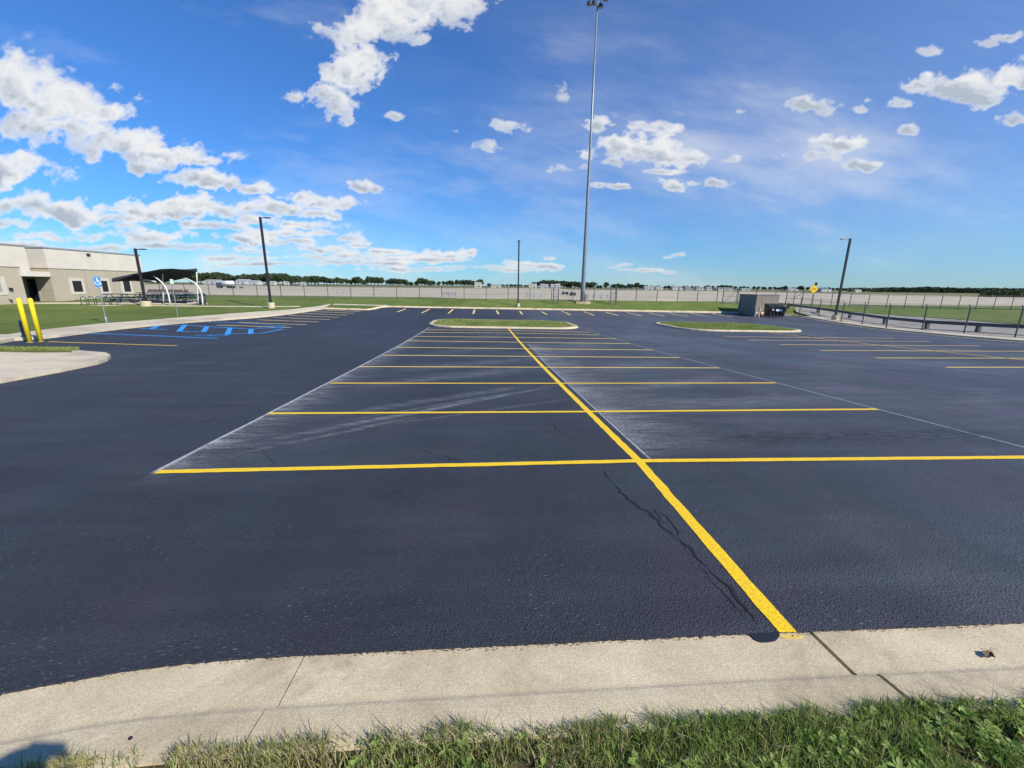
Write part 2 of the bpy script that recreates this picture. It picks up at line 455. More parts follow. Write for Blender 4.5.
st(sheet('verge_ground', vl, .022, M['soil'], 2.0, .2), 'earth and thatch under the grass of the near verge', 'ground')
JM = mat('joint_dirt', (.028, .024, .018), .95)
# ---- kerb along the right, far and corner edges
def kerb_line(path, closed=False, gut=.32, topw=.2, h=.13):
    mb = MB()
    sweep(mb, path, [(.02, -.12), (.02, .006), (-gut, .012), (-gut-.03, h-.02), (-gut-.05, h), (-gut-topw, h), (-gut-topw, -.15)], closed)
    return mb
st(kerb_line(resample(fark, 2), gut=.25).build('kerb', M['conc']), 'pale concrete kerb at the far end of the lot', 'kerb')
st(kerb_line(resample(rightk, 2), gut=.25).build('kerb', M['conc']), 'concrete kerb curving along the right side of the lot', 'kerb')
# ---- left sidewalk
st(sheet('sidewalk', left_front+left_back, .13, M['walk'], 2.0, .3), 'wide pale concrete sidewalk bordering the left side of the lot', 'sidewalk')
# ---- right: mow strip, service road
rb = offset_path(rightk, -.45); rb2 = offset_path(rightk, -2.6)
st(sheet('path', [q for q in rb if q[1] < 45.5 and q[0] > 30]+[q for q in rb2 if q[1] < 46.5][::-1], .12, M['walk'], 2.0, .2), 'pale concrete strip behind the right kerb under the fence posts', 'path')
road_out = [GL(1150, 333), GL(1024, 325.5), GL(923, 317.5), GL(846, 311.5), GL(795, 307.5)]
road_out = [(60, -20), (52, 0)]+[q for q in road_out]+[(42, 50.5)]
st(sheet('road', [(33.5, -20)]+[q for q in rb2 if q[1] < 45.5]+[(41.2, 49.3)]+road_out[::-1], .05, M['conc_grey'], 2.0, .15), 'light grey service road beyond the chain link fence on the right', 'road')
# ---- lawn on all outer sides (one sheet) and apron
ap_near = [(-420, 76), GL(0, 293.5), GL(200, 295.5), GL(330, 296.8), GL(460, 299.2), GL(590, 301.0), GL(720, 302.8), GL(850, 305.3), GL(1024, 306.6), (140, 60), (420, 40)]
fb = offset_path(fark, -.44)
lawn = [(-120, 17.5)]+left_back+[(-19.6, 46.9)]+[(-19.4, 42.65), (-15.6, 42.35)]
lawn = [(-120, 17.5)]+left_back[:-2]+[(-20.6, 42.7)]+fb[::-1][:-1]+[(35.8, 48.35), (38.5, 48.4), (39.6, 49.2), (42, 50.6)]+road_out[::-1][1:]+[(200, -20)]+[p for p in ap_near[::-1] if -130 < p[0] < 200]
lawn.insert(len(lawn)-0, (-120, ap_near[1][1]+2))
st(sheet('lawn', lawn, .10, M['grass'], 3.0, .2), 'mown green lawn around the lot', 'lawn')
ap_far = [(-420, 330), GL(200, 284.9), GL(330, 287.0), GL(460, 288.3), GL(590, 289.8), GL(720, 291.3), GL(850, 293.9), GL(1024, 297.2), (420, 100)]
st(sheet('airport_apron', ap_near+ap_far[::-1], .0, M['apron'], 20, .1), 'weathered beige concrete apron of the airfield beyond the fence', 'apron')
# thin walk behind the grass sliver and paths on the lawn
def strip(name, pts, w, off, m, label, cat='path', sk=.05):
    a = offset_path(pts, w/2); b = offset_path(pts, -w/2)
    return st(sheet(name, a+b[::-1], off, m, 2.0, sk), label, cat)
strip('path', [(-19.8, 46.6), (-17, 46.8), (-13.6, 46.9)], .8, .125, M['walk'], 'thin concrete walk behind the small grass corner at the far left')
strip('path', [GL(-80, 305.0), GL(0, 304.6), GL(60, 304.2), GL(112, 304.4)], 1.6, .125, M['walk'], 'thin pale walk at the foot of the building')
strip('path', [GL(150, 306.6), GL(200, 307.3), GL(262, 307.6), GL(300, 307.4)], .8, .125, M['walk'], 'narrow pale walk crossing the lawn toward the sidewalk')
pad = [GL(112, 304.8), GL(208, 305.2), GL(204, 300.5), GL(118, 299.8)]
st(sheet('patio', pad, .128, M['walk'], 2, .05), 'concrete pad under the shaded picnic tables', 'patio')

# ---- islands
def rrect(x0, y0, x1, y1, r, n=7):
    out = []
    for cx, cy, a0 in ((x1-r, y0+r, -90), (x1-r, y1-r, 0), (x0+r, y1-r, 90), (x0+r, y0+r, 180)):
        for k in range(n+1): a = math.radians(a0+90*k/n); out.append((cx+r*math.cos(a), cy+r*math.sin(a)))
    return out
def island(label, path, h=.15, gm='island_grass'):
    path = [p for p in path]
    mb = MB(); sweep(mb, path, [(-.02, -.1), (-.02, .02), (.02, h-.02), (.05, h), (.34, h), (.34, -.1)], True)
    st(mb.build('kerb', M['conc']), 'pale kerb ring of the '+label, 'kerb')
    inner = offset_path(path+[path[0]], .33)[:-1]
    # crowned grass
    cx = sum(p[0] for p in inner)/len(inner); cy = sum(p[1] for p in inner)/len(inner)
    vs = []; fs = []; n = len(inner); R = 6
    for k in range(R+1):
        t = 1-k/R
        for (a, b) in inner:
            gx, gy = cx+(a-cx)*t, cy+(b-cy)*t; x, y = l2w(gx, gy)
            vs.append((x, y, H(x, y)+h-.01+.10*(1-t**2)+random.uniform(-.008, .008)*(t < 1)))
    for k in range(R):
        for i in range(n): fs.append([k*n+i, k*n+(i+1) % n, (k+1)*n+(i+1) % n, (k+1)*n+i])
    st(MB().add(vs, fs).build('lawn', M[gm], smooth=True), 'grass on the '+label, 'grass')
    return inner
i1 = island('oval island at the head of the middle stalls', rrect(-6.25, 26.0, 5.8, 33.5, 2.5), .12)
i2 = island('oval island left of the dumpster', rrect(14.1, 26.0, 24.7, 34.6, 2.7), .12)
# left lower island: wide concrete nose with a strip of grass
isl = [(-30, 11.95), (-20, 11.7), (-16.9, 11.3), (-15.5, 10.75), (-14.77, 10.04), (-14.25, 9.3), (-13.95, 8.6), (-13.7, 7.2), (-13.55, 5.5), (-13.6, 2.5), (-14.5, 1), (-30, .5)]
st(sheet('sidewalk', isl, .10, M['walk'], 2, .3), 'pale concrete nose of the driveway island at the left edge', 'sidewalk')
st(sheet('lawn', [(-30, 11.6), (-20, 11.35), (-17.3, 10.95), (-16.6, 10.7), (-17.6, 10.55), (-19.8, 10.8), (-30, 11.0)], .14, M['island_grass'], 2, .1), 'thin strip of grass along the top of the driveway island', 'grass')

# ------------------------------------------------------------------ painted markings
def ribbon(name, pts, w, m, label, lotc=False, off=.004, jit=.0032, wend=None, parent=None, group=None):
    """painted stripe through world points"""
    P = [Vector(w2l(p[0], p[1])) if not lotc else Vector(p) for p in pts]
    fine = []
    for a, b in zip(P[:-1], P[1:]):
        k = max(1, int((b-a).length/.12)) if a.y < 6 and abs(a.x) < 9 else max(1, int((b-a).length/1.0))
        for i in range(k): fine.append(a.lerp(b, i/k))
    fine.append(P[-1]); A = []; B = []
    for i, p in enumerate(fine):
        t = (fine[min(i+1, len(fine)-1)]-fine[max(i-1, 0)]).normalized(); nr = Vector((-t.y, t.x))
        ww = w if wend is None else w+(wend-w)*i/(len(fine)-1)
        j = jit if p.y < 6 else 0
        A.append(tuple(p+nr*(ww/2+random.gauss(0, j)))); B.append(tuple(p-nr*(ww/2+random.gauss(0, j))))
    o = sheet(name, A+B[::-1], off, m, 2.0, 0)
    o['kind'] = 'structure'; tag(o, label, 'road marking', group)
    return o
W = .11
ML = 'road marking'
ribbon('road_marking', [(-.13, -2.80), (.02, 0), (-.02, 8), (-.02, 25.9)], .115, M['yellow'], 'long bright yellow centre line running from the near kerb to the oval island', True)
Lp = [(157, 472), (268.5, 413.5), (330, 383.2), (360, 366.6), (382.3, 355.2), (396.5, 347.3), (405.5, 340.8), (415, 336.4), (421, 332.4), (427, 329.8)]
Cp = [(637, 461), (585, 411.7), (556, 383.4), (540.6, 367.3), (529, 356.4), (522, 348.8), (517.8, 342.2), (514.7, 337.3), (510.5, 333), (508.5, 330.4)]
Rp = [(1080, 456.6), (877.3, 409.3), (775.8, 383), (718.8, 368), (679.4, 357.6), (652.7, 350), (630, 343.7), (616, 338.8), (599.4, 335), (590, 332.3)]
for i in range(10):
    a, c, b = G(*Lp[i]), G(*Cp[i]), G(*Rp[i])
    off = Vector((SY*-1, CY, 0))*0
    la, lc, lb = Vector(w2l(a.x, a.y)), Vector(w2l(c.x, c.y)), Vector(w2l(b.x, b.y))
    if i == 0: lb = Vector((6.05, lb.y))
    lc.x = float(np.interp(lc.y, [0, 8, 26], [.02, -.02, -.02]))
    g1 = lc+(la-lc).normalized()*.05; g2 = lc+(lb-lc).normalized()*.05
    lab = 'yellow stall line, %s on the %s of the long centre line'
    ordn = ['nearest', 'second nearest', 'third nearest', 'fourth nearest', 'fifth nearest', 'sixth nearest', 'seventh nearest', 'eighth nearest', 'ninth nearest', 'farthest'][i]
    mm = M['yellow'] if i < 3 else M['pale2']; W = (.11, .11, .11, .125, .14, .15, .16, .17, .17, .17)[i]
    ribbon('road_marking', [la, g1], W, mm, lab % (ordn, 'left'), True, jit=.0025, group='stall lines of the middle block')
    ribbon('road_marking', [g2, lb], W, mm, lab % (ordn, 'right'), True, jit=.0025, group='stall lines of the middle block')
W = .15
# right block
for i in range(9):
    gy = .15+2.72*i if i < 3 else [8.3, 10.95, 13.8, 16.6, 19.3, 21.6, 23.7, 25.4][i-3]
    gl, gr = 14.42, 26.6
    m_ = M['pale2'] if i < 6 else M['pale']
    ribbon('road_marking', [(gl, gy), (20.35, gy)], W, m_, 'pale yellow stall line in the left half of the right hand block of stalls', True, group='left half stall lines of the right block')
    ribbon('road_marking', [(20.55, gy), (gr, gy)], W, m_, 'pale yellow stall line in the right half of the right hand block of stalls', True, group='right half stall lines of the right block')
ribbon('road_marking', [(20.45, -1), (20.45, 25.8)], .11, M['yellow'], 'yellow centre line of the right hand block of stalls', True)
# far row ticks
ticks = [((406.8, 308.4), (397.2, 312)), ((429.6, 309), (421.6, 313)), ((453, 309.3), (448.3, 313.4)), ((474.6, 309.5), (473.3, 313.9)), ((496.4, 309.9), (498.5, 314.2)), ((519, 310.3), (522.4, 314.4)), ((539.3, 310.6), (547, 314.6)), ((562, 311), (570.6, 314.9)), ((583.7, 311.3), (594.4, 315.4)), ((605, 311.6), (618.2, 315.6)), ((626.2, 311.9), (641.4, 315.9)), ((648.4, 312.3), (664.6, 316.2)), ((668.7, 312.7), (687.5, 316.5)), ((691.5, 313.1), (710, 316.5)), ((712.7, 313.4), (733, 317))]
for a, b in ticks:
    ribbon('road_marking', [G(*a), G(*b)], .2, M['pale'], 'short pale stall line at the far kerb of the lot', group='stall lines along the far kerb')
# left row
ribbon('road_marking', [G(48, 341.7), G(177, 345.8)], .12, M['yellow'], 'single yellow line starting beside the two yellow bollards')
gy = 25.6; k = 0
for gy in (24.2, 26.6, 29.0, 31.4, 33.8, 36.2, 38.4, 40.4):
    ribbon('road_marking', [(-15.0, gy), (-20.4+.06*(gy-24), gy+.9)], .2, M['pale'], 'faded pale stall line in the row by the left sidewalk', True, group='stall lines by the left sidewalk')
# blue accessible bays
bl = 'blue %s of the accessible parking bays on the left'
ribbon('road_marking', [G(89, 333.2), G(150, 335.6), G(218, 338.4)], .19, M['blue'], 'nearest long blue line of the accessible bays on the left')
ribbon('road_marking', [G(140, 328.6), G(168, 329.6)], .19, M['blue'], 'leftmost short blue line of the hatched access aisle')
ribbon('road_marking', [G(178, 331.3), G(205, 332)], .19, M['blue'], 'second short blue line of the hatched access aisle')
ribbon('road_marking', [G(227, 334), G(262, 333.2), G(283, 329.0)], .19, M['blue'], 'long blue front edge of the hatched access aisle')
ribbon('road_marking', [G(157, 325.2), G(186, 325.2), G(251, 329.0), G(281, 327.4)], .19, M['blue'], 'far long blue line of the hatched access aisle')
for i, (a, b) in enumerate([((160, 325.0), (151, 329.0)), ((185, 324.9), (179, 331.5)), ((207, 326.6), (203.7, 332.0)), ((230.2, 328), (227.3, 334.3)), ((251, 329.2), (250.6, 333.9))]):
    ribbon('road_marking', [G(*a), G(*b)], .27, M['blue'], 'thick blue cross bar in the hatched access aisle', off=.008, group='cross bars of the access aisle')
ribbon('road_marking', [G(208, 321.9), G(252, 323.4), G(287, 326.2)], .19, M['blue'], 'farthest long blue line of the accessible bays')
def wheelchair(px, py, rot, s, label):
    c = G(px, py); lc = Vector(w2l(c.x, c.y)); mb = MB()
    R = Matrix.Rotation(rot, 2)
    def P(a, b):
        q = lc+R @ Vector((a*s, b*s)); x, y = l2w(q.x, q.y); return (x, y, H(x, y)+.009)
    def bar(a, b, w):
        a, b = Vector(a), Vector(b); t = (b-a).normalized()*w/2; nn = Vector((-t.y, t.x))
        mb.add([P(*(a+nn)), P(*(a-nn)), P(*(b-nn)), P(*(b+nn))], [[0, 1, 2, 3]])
    k = 14
    for i in range(k):           # wheel arc
        a0, a1 = math.radians(150+230*i/k), math.radians(150+230*(i+1)/k)
        bar((.42*math.cos(a0), .42*math.sin(a0)-.15), (.42*math.cos(a1), .42*math.sin(a1)-.15), .11)
    mb.add([P(.13*math.cos(2*PI*i/10)-.05, .13*math.sin(2*PI*i/10)+.72) for i in range(10)], [list(range(10))])
    bar((-.05, .55), (-.02, 0), .13); bar((-.03, .28), (.32, .28), .10); bar((-.02, 0), (.36, 0), .12); bar((.36, .02), (.5, -.45), .11); bar((.5, -.45), (.66, -.4), .1)
    o = mb.build('road_marking', M['blue']); st(o, label, 'road marking')
wheelchair(214, 335.4, PI/2, 1.1, 'blue wheelchair symbol painted in the nearest accessible bay')
wheelchair(272, 327.6, PI/2, 1.1, 'blue wheelchair symbol painted in the farthest accessible bay')

# ------------------------------------------------------------------ cracks, spill and litter
M['crack'] = mat('crack_dark', (.007, .007, .008), .95)  # near-black colour of the crack ribbons laid over the asphalt
M['sealer'] = mat('wet_black_sealer', (.016, .017, .021), .45)
def crack(name, pxs, w, label, rough=1.0, m='crack', gaps=0, off=.004):
    P = [G(*q) for q in pxs]; L = [Vector(w2l(p.x, p.y)) for p in P]
    seq = []
    for a, b in zip(L[:-1], L[1:]):
        k = max(2, int((b-a).length/.035)); t = (b-a).normalized(); nn = Vector((-t.y, t.x)); d = 0
        for i in range(k):
            d = d*.75+random.gauss(0, .008*rough); seq.append(a.lerp(b, i/k)+nn*d)
    mb = MB(); n = len(seq); vs = []; fs = []
    for i, p in enumerate(seq):
        t = (seq[min(i+1, n-1)]-seq[max(i-1, 0)]).normalized(); nn = Vector((-t.y, t.x))
        ww = w*max(.12, .55+.45*math.sin(i*.31+math.sin(i*.13)*2))*min(1, i/4+.1, (n-1-i)/4+.1)*random.uniform(.6, 1.2)
        for s in (-1, 1):
            q = p+nn*s*ww/2; x, y = l2w(q.x, q.y); vs.append((x, y, H(x, y)+off))
    for i in range(n-1):
        if gaps and math.sin(i*.21+gaps) > .55: continue
        fs.append([2*i, 2*i+1, 2*i+3, 2*i+2])
    mb.add(vs, fs); return st(mb.build(name, M[m]), label, 'crack')
crack('crack', [(601, 470), (622, 494), (648, 512), (660, 524), (672, 538), (690, 548), (706, 566), (728, 587), (745, 608), (763, 630)], .032, 'longest crack in the asphalt left of the yellow centre line', 1.2, gaps=0)
crack('crack', [(655, 508), (663, 523), (675, 537), (678, 531), (668, 517), (655, 508)], .012, 'small looping crack in the asphalt left of the yellow centre line', .8)
crack('crack', [(676, 536), (700, 566), (722, 590), (742, 612), (750, 625)], .008, 'hairline crack beside the longest crack', 1)
crack('crack', [(420, 450), (448, 458), (462, 462)], .02, 'short crack just above the nearest stall line on the left', 1.2)
crack('crack', [(548, 415), (556, 430), (572, 440), (596, 446)], .009, 'faint curved crack between the two nearest stall lines', 1.4)
crack('crack', [(0, 523), (60, 508), (110, 494)], .007, 'faint crack in the asphalt at the left edge', 1.6, gaps=.5)
crack('crack', [(180, 431), (215, 418), (236, 404), (243, 397)], .016, 'faint crack in the driving aisle left of the stalls', 1.6, gaps=2)
crack('crack', [(760, 394), (850, 393), (940, 395), (1024, 394)], .02, 'long thin seam crossing the right hand driving aisle', .6)
crack('crack', [(690, 357), (740, 355), (800, 356)], .03, 'thin dark seam in the aisle below the right island', 1)
crack('crack', [(655, 337), (705, 346), (780, 353)], .03, 'dark weathered seam near the right island', 1)
for k_ in range(16):
    px_, py_ = random.uniform(20, 1000), random.uniform(405, 600); seq_ = [(px_, py_)]; a_ = random.uniform(-.5, .5)
    for _ in range(random.randint(2, 4)): a_ += random.gauss(0, .5); seq_.append((seq_[-1][0]+math.cos(a_)*28, min(622, max(396, seq_[-1][1]+math.sin(a_)*12))))
    crack('crack', seq_, .006, 'faint hairline crack in the sealed asphalt', 1.3, gaps=.7)
def blob(name, px, py, rx, ry, m, label, cat, off, th=.004, n=26, wob=.12):
    c = G(px, py); vs = []
    for i in range(n):
        a = 2*PI*i/n; r = 1+wob*math.sin(3*a+1)+wob*.5*math.sin(5*a)
        vs.append((c.x+rx*r*math.cos(a), c.y+ry*r*math.sin(a), H(c.x, c.y)+off+th))
    vs += [(v[0]+.003*math.cos(2*PI*i/n), v[1]+.003*math.sin(2*PI*i/n), v[2]-th-.004) for i, v in enumerate(vs)]
    fs = [list(range(n))]+[[i, i+n, (i+1) % n+n, (i+1) % n] for i in range(n)]
    o = MB().add(vs, fs).build(name, m); return st(o, label, cat)
blob('sealer_spill', 763, 634.5, .095, .05, M['sealer'], 'black blob of sealer run onto the gutter beside the yellow line', 'stain', -.006)
blob('paint_spill', 791, 635.5, .075, .017, vary('thin_yellow_overspray', (.60, .44, .10), .8, .25, 40), 'faint yellow paint smudge on the gutter at the foot of the centre line', 'stain', -.009, .002)
# loose aggregate along the asphalt lip
mb = MB()
for _ in range(900):
    gx = random.uniform(-5.2, 4.6)
    base = [q for q in near_s if q[0] <= gx][-1]; 
    nx = [q for q in near_s if q[0] > gx][0]; t = (gx-base[0])/(nx[0]-base[0]); gy = base[1]+(nx[1]-base[1])*t-abs(random.gauss(0, .012))-.004
    x, y = l2w(gx, gy); r = random.uniform(.0015, .005); z = H(x, y)-.004
    mb.add([(x-r, y, z), (x+r, y, z), (x, y+r, z), (x, y-r, z), (x, y, z+r)], [[0, 2, 4], [2, 1, 4], [1, 3, 4], [3, 0, 4]])
tag(mb.build('asphalt_crumbs', M['sealer']), 'loose black crumbs along the lip of the asphalt', 'gravel', None, 'stuff')
# dry leaf with stem on the gutter
p = G(988, 656); q = thing('dead_leaf', 'curled dry brown leaf lying on the right part of the gutter', 'leaf', (p.x, p.y, H(p.x, p.y)+.006), .5)
mb = MB(); vs = []; fs = []
for i in range(7):
    t = i/6; w = .022*math.sin(PI*min(1, t*1.05))*(1+.3*math.sin(i*2.4))
    for s in (-1, 0, 1): vs.append(((t-.5)*.085, w*s, .012*abs(s)*math.sin(t*3)+.006*math.sin(t*9)+.002))
for i in range(6):
    for k in range(2): fs.append([i*3+k, i*3+k+1, i*3+k+4, i*3+k+3])
mb.add(vs, fs).build('blade', vary('dry_leaf', (.13, .085, .045), .9, .5, 60), q)
MB().tube([(.04, 0, .004), (.07, .01, .012), (.10, -.02, .004)], .0015, 5).build('stem', mat('dry_stem', (.22, .17, .10)), q)
p = G(131, 739.5, .03); o = MB().lathe([(.006, 0), (.009, .004), (.007, .009), (.002, .011)], (0, 0, 0), 8).build('pebble', mat('dark_stone', (.012, .012, .012)))
o.location = (p.x, p.y, H(p.x, p.y)+.033); tag(o, 'small black pebble on the kerb near the grass, lower left', 'pebble')

# ------------------------------------------------------------------ near grass
def blade_mat(name, stops):
    m = mat(name, (.1, .15, .03), .55, 0, .3); n = N(m)
    a = n.new('ShaderNodeAttribute'); a.attribute_name = 'tint'
    n.base(n.ramp(a.outputs['Fac'], stops))
    tr = n.new('ShaderNodeBsdfTranslucent'); n.l(n.ramp(a.outputs['Fac'], stops), tr.inputs[0])
    mx = n.new('ShaderNodeMixShader'); mx.inputs[0].default_value = .35
    out = n.n['Material Output']; n.l(n.b.outputs[0], mx.inputs[1]); n.l(tr.outputs[0], mx.inputs[2]); n.l(mx.outputs[0], out.inputs[0])
    return m
M['blades'] = blade_mat('grass_blades', [(0, (.095, .16, .025)), (.3, (.19, .285, .055)), (.55, (.34, .43, .12)), (.75, (.36, .32, .14)), (1, (.52, .43, .25))])
def add_attr(me, vals):
    a = me.attributes.new('tint', 'FLOAT', 'POINT'); a.data.foreach_set('value', np.asarray(vals, dtype=np.float32))
def blades(name, px, py, pz, hh, ww, lean, tint, mat_, label):
    n = len(px); az = RNG.uniform(0, 2*PI, n); la = RNG.uniform(0, 2*PI, n)
    sx, sy_ = np.cos(az)*ww/2, np.sin(az)*ww/2
    lx, ly = np.cos(la)*lean*hh, np.sin(la)*lean*hh
    up = hh*np.sqrt(np.clip(1-lean**2*.72, .1, 1))
    V = np.zeros((n, 5, 3))
    V[:, 0] = np.stack([px-sx, py-sy_, pz-.01], 1); V[:, 1] = np.stack([px+sx, py+sy_, pz-.01], 1)
    mx, my, mz = px+lx*.35, py+ly*.35, pz+up*.6
    V[:, 2] = np.stack([mx+sx*.75, my+sy_*.75, mz], 1); V[:, 3] = np.stack([mx-sx*.75, my-sy_*.75, mz], 1)
    V[:, 4] = np.stack([px+lx, py+ly, pz+up], 1)
    base = (np.arange(n)*5)[:, None]
    quads = base+np.array([0, 1, 2, 3]); tris = base+np.array([3, 2, 4])
    me = bpy.data.meshes.new(name)
    me.vertices.add(n*5); me.vertices.foreach_set('co', V.ravel())
    loops = np.concatenate([quads, tris], 1).ravel()
    me.loops.add(len(loops)); me.loops.foreach_set('vertex_index', loops.astype(np.int32))
    me.polygons.add(n*2)
    stt = (np.arange(n)*7)[:, None]+np.array([0, 4]); me.polygons.foreach_set('loop_start', stt.ravel().astype(np.int32))
    me.update(calc_edges=True); me.validate()
    add_attr(me, np.repeat(tint, 5)); me.materials.append(mat_)
    o = bpy.data.objects.new(name, me); C.objects.link(o)
    return tag(o, label, 'grass', None, 'stuff')
def vnoise(x, y, s, seed=0):
    """value noise in numpy"""
    r = np.random.default_rng(seed); T = r.random((256, 256))
    x = x*s+seed*7.3; y = y*s+seed*3.1
    xi, yi = np.floor(x).astype(int), np.floor(y).astype(int); fx, fy = x-xi, y-yi
    fx = fx*fx*(3-2*fx); fy = fy*fy*(3-2*fy)
    g = lambda a, b: T[a % 256, b % 256]
    return (g(xi, yi)*(1-fx)+g(xi+1, yi)*fx)*(1-fy)+(g(xi, yi+1)*(1-fx)+g(xi+1, yi+1)*fx)*fy
def fbm(x, y, s, o=5, seed=0, g=.55):
    v = 0; a = 1; t = 0
    for i in range(o): v = v+a*vnoise(x, y, s*2**i, seed+i); t += a; a *= g
    return v/t
Hn = np.vectorize(H)
def near_edge_gy(gx): return np.interp(gx, [p[0] for p in near_s[8:]], [p[1] for p in near_s[8:]])
NB = 230000
gx = RNG.uniform(-5.5, 3.6, NB); 
d = RNG.power(.75, NB)*1.35
ed = near_edge_gy(gx)-.53
frontier = (fbm(gx, gx*0, 2.2, 4, 3)-.5)*.10+(fbm(gx, gx*0, 11, 3, 8)-.5)*.06
gy = ed+frontier-d+.005
gx = gx[:]; x = X0+CY*gx-SY*gy; y = Y0+SY*gx+CY*gy
keep = (fbm(gx, gy, 5, 4, 21)+RNG.uniform(-.12, .12, NB) > .37+.08*((fbm(gx, gy, 1.7, 3, 77) < .42) & (gx < -.5)))
thin = (gx < -1.6) & (RNG.random(NB) < .35)
keep &= ~thin
gx, gy, x, y, d = gx[keep], gy[keep], x[keep], y[keep], d[keep]
z = Hn(x, y)+.026
lush = np.clip((gx+2.4)/2.6, 0, 1)*.6+.4*fbm(gx, gy, 2.0, 4, 5)
hh = RNG.uniform(.025, .085, len(gx))*(.75+.5*fbm(gx, gy, 4, 3, 9)); hh[RNG.random(len(gx)) < .02] *= 1.7
dryp = np.clip(.92-lush*.98+ (fbm(gx, gy, 3.5, 4, 31)-.5)*1.2, .05, .9)
tint = np.where(RNG.random(len(gx)) < dryp, RNG.uniform(.6, 1, len(gx)), RNG.uniform(0, .55, len(gx)))
blades('grass', x, y, z, hh, RNG.uniform(.002, .0058, len(gx)), RNG.uniform(.15, 1.12, len(gx)), tint, M['blades'], 'uneven green and straw coloured grass of the near verge')
# broad leaved weeds in the lush part
mb = MB(); tints = []
def leafy(cx, cy, cz, n, L, tilt, wid):
    for k in range(n):
        a = 2*PI*k/n+random.uniform(-.4, .4); Lk = L*random.uniform(.6, 1.1); el = tilt*random.uniform(.5, 1.3); tn = random.uniform(.2, .56)
        d = Vector((math.cos(a), math.sin(a), 0)); s = Vector((-d.y, d.x, 0)); vs = []
        for i in range(6):
            t = i/5; w = wid*Lk*(math.sin(PI*min(1, t**.8*.96+.02)))*(1+.25*(i % 2)); p = Vector((cx, cy, cz))+d*Lk*t*math.cos(el)+Vector((0, 0, Lk*(t*math.sin(el)-.35*t*t)))
            for j in (-1, 0, 1): vs.append(p+s*w*j+Vector((0, 0, abs(j)*w*.35)))
        fs = [[i*3+j, i*3+j+1, i*3+j+4, i*3+j+3] for i in range(5) for j in range(2)]
        mb.add(vs, fs); tints.extend([tn]*18)
for _ in range(900):
    gx_ = random.choice([random.uniform(-.9, 2.6), random.uniform(.2, 2.6), random.uniform(-2.6, 2.6)]); gy_ = float(near_edge_gy(gx_))-.55-random.random()**1.2*.75
    x_, y_ = l2w(gx_, gy_); leafy(x_, y_, H(x_, y_)+.045, random.randint(4, 8), random.uniform(.025, .065), random.uniform(.4, 1.1), random.uniform(.12, .24))
o = mb.build('weeds', M['blades'], smooth=True); add_attr(o.data, tints); tag(o, 'broad leaved green weeds growing in the near verge', 'weeds', None, 'stuff')
# twiggy dead stems leaning over the kerb
mb = MB()
for _ in range(60):
    gx_ = random.uniform(-2.4, 2.2) if random.random() < .5 else random.gauss(.3, .25)
    gy_ = float(near_edge_gy(gx_))-.53-random.random()*.15; x_, y_ = l2w(gx_, gy_); z_ = H(x_, y_)+.03
    a = random.uniform(.3, 2.8); L = random.uniform(.05, .13)
    mb.tube([(x_, y_, z_), (x_+math.cos(a)*L*.4, y_+math.sin(a)*L*.4, z_+L*.5), (x_+math.cos(a)*L, y_+math.sin(a)*L, z_+L*random.uniform(.3, .8))], [.0014, .0011, .0006], 4)
tag(mb.build('dry_stalks', mat('dry_stalk', (.17, .12, .075), .8)), 'thin dry stalks sticking out of the verge', 'grass', None, 'stuff')
# short turf on the islands and beside the sidewalk, blades large enough to read
def turf(name, polyfn, n, label, hlo, hhi, w, tmin=0, tmax=.75):
    P = polyfn(n); x = X0+CY*P[:, 0]-SY*P[:, 1]; y = Y0+SY*P[:, 0]+CY*P[:, 1]
    z = Hn(x, y)+P[:, 2]; k = len(x)
    pt = fbm(P[:, 0], P[:, 1], .8, 5, 17)
    t = np.clip(RNG.uniform(tmin, tmax, k)+(pt-.5)*.9, 0, 1)
    blades(name, x, y, z, RNG.uniform(hlo, hhi, k)*(.6+.8*pt), np.full(k, w), RNG.uniform(.1, .8, k), t, M['blades'], label)
def rr_sampler(x0, y0, x1, y1, r, h):
    def f(n):
        q = np.stack([RNG.uniform(x0, x1, n), RNG.uniform(y0, y1, n)], 1)
        cx = np.clip(q[:, 0], x0+r, x1-r); cy = np.clip(q[:, 1], y0+r, y1-r)
        q = q[np.hypot(q[:, 0]-cx, q[:, 1]-cy) < r]
        mx, my = (x0+x1)/2, (y0+y1)/2
        t = np.maximum(abs(q[:, 0]-mx)/((x1-x0)/2), abs(q[:, 1]-my)/((y1-y0)/2))
        return np.c_[q, h+.10*(1-t**2)]
    return f
turf('grass', rr_sampler(-5.9, 26.35, 5.45, 33.15, 2.2, .105), 26000, 'short dry tipped turf on the middle island', .03, .09, .02, .1, .8)
turf('grass', rr_sampler(14.45, 26.35, 24.35, 34.25, 2.4, .105), 26000, 'short green turf on the island left of the dumpster', .03, .10, .02, .05, .7)
turf('grass', lambda n: np.stack([RNG.uniform(-22, -16.9, n), 11.1+RNG.uniform(-.25, .25, n), np.full(n, .14)], 1), 9000, 'shaggy strip of turf on the driveway island', .05, .14, .012, .1, .8)

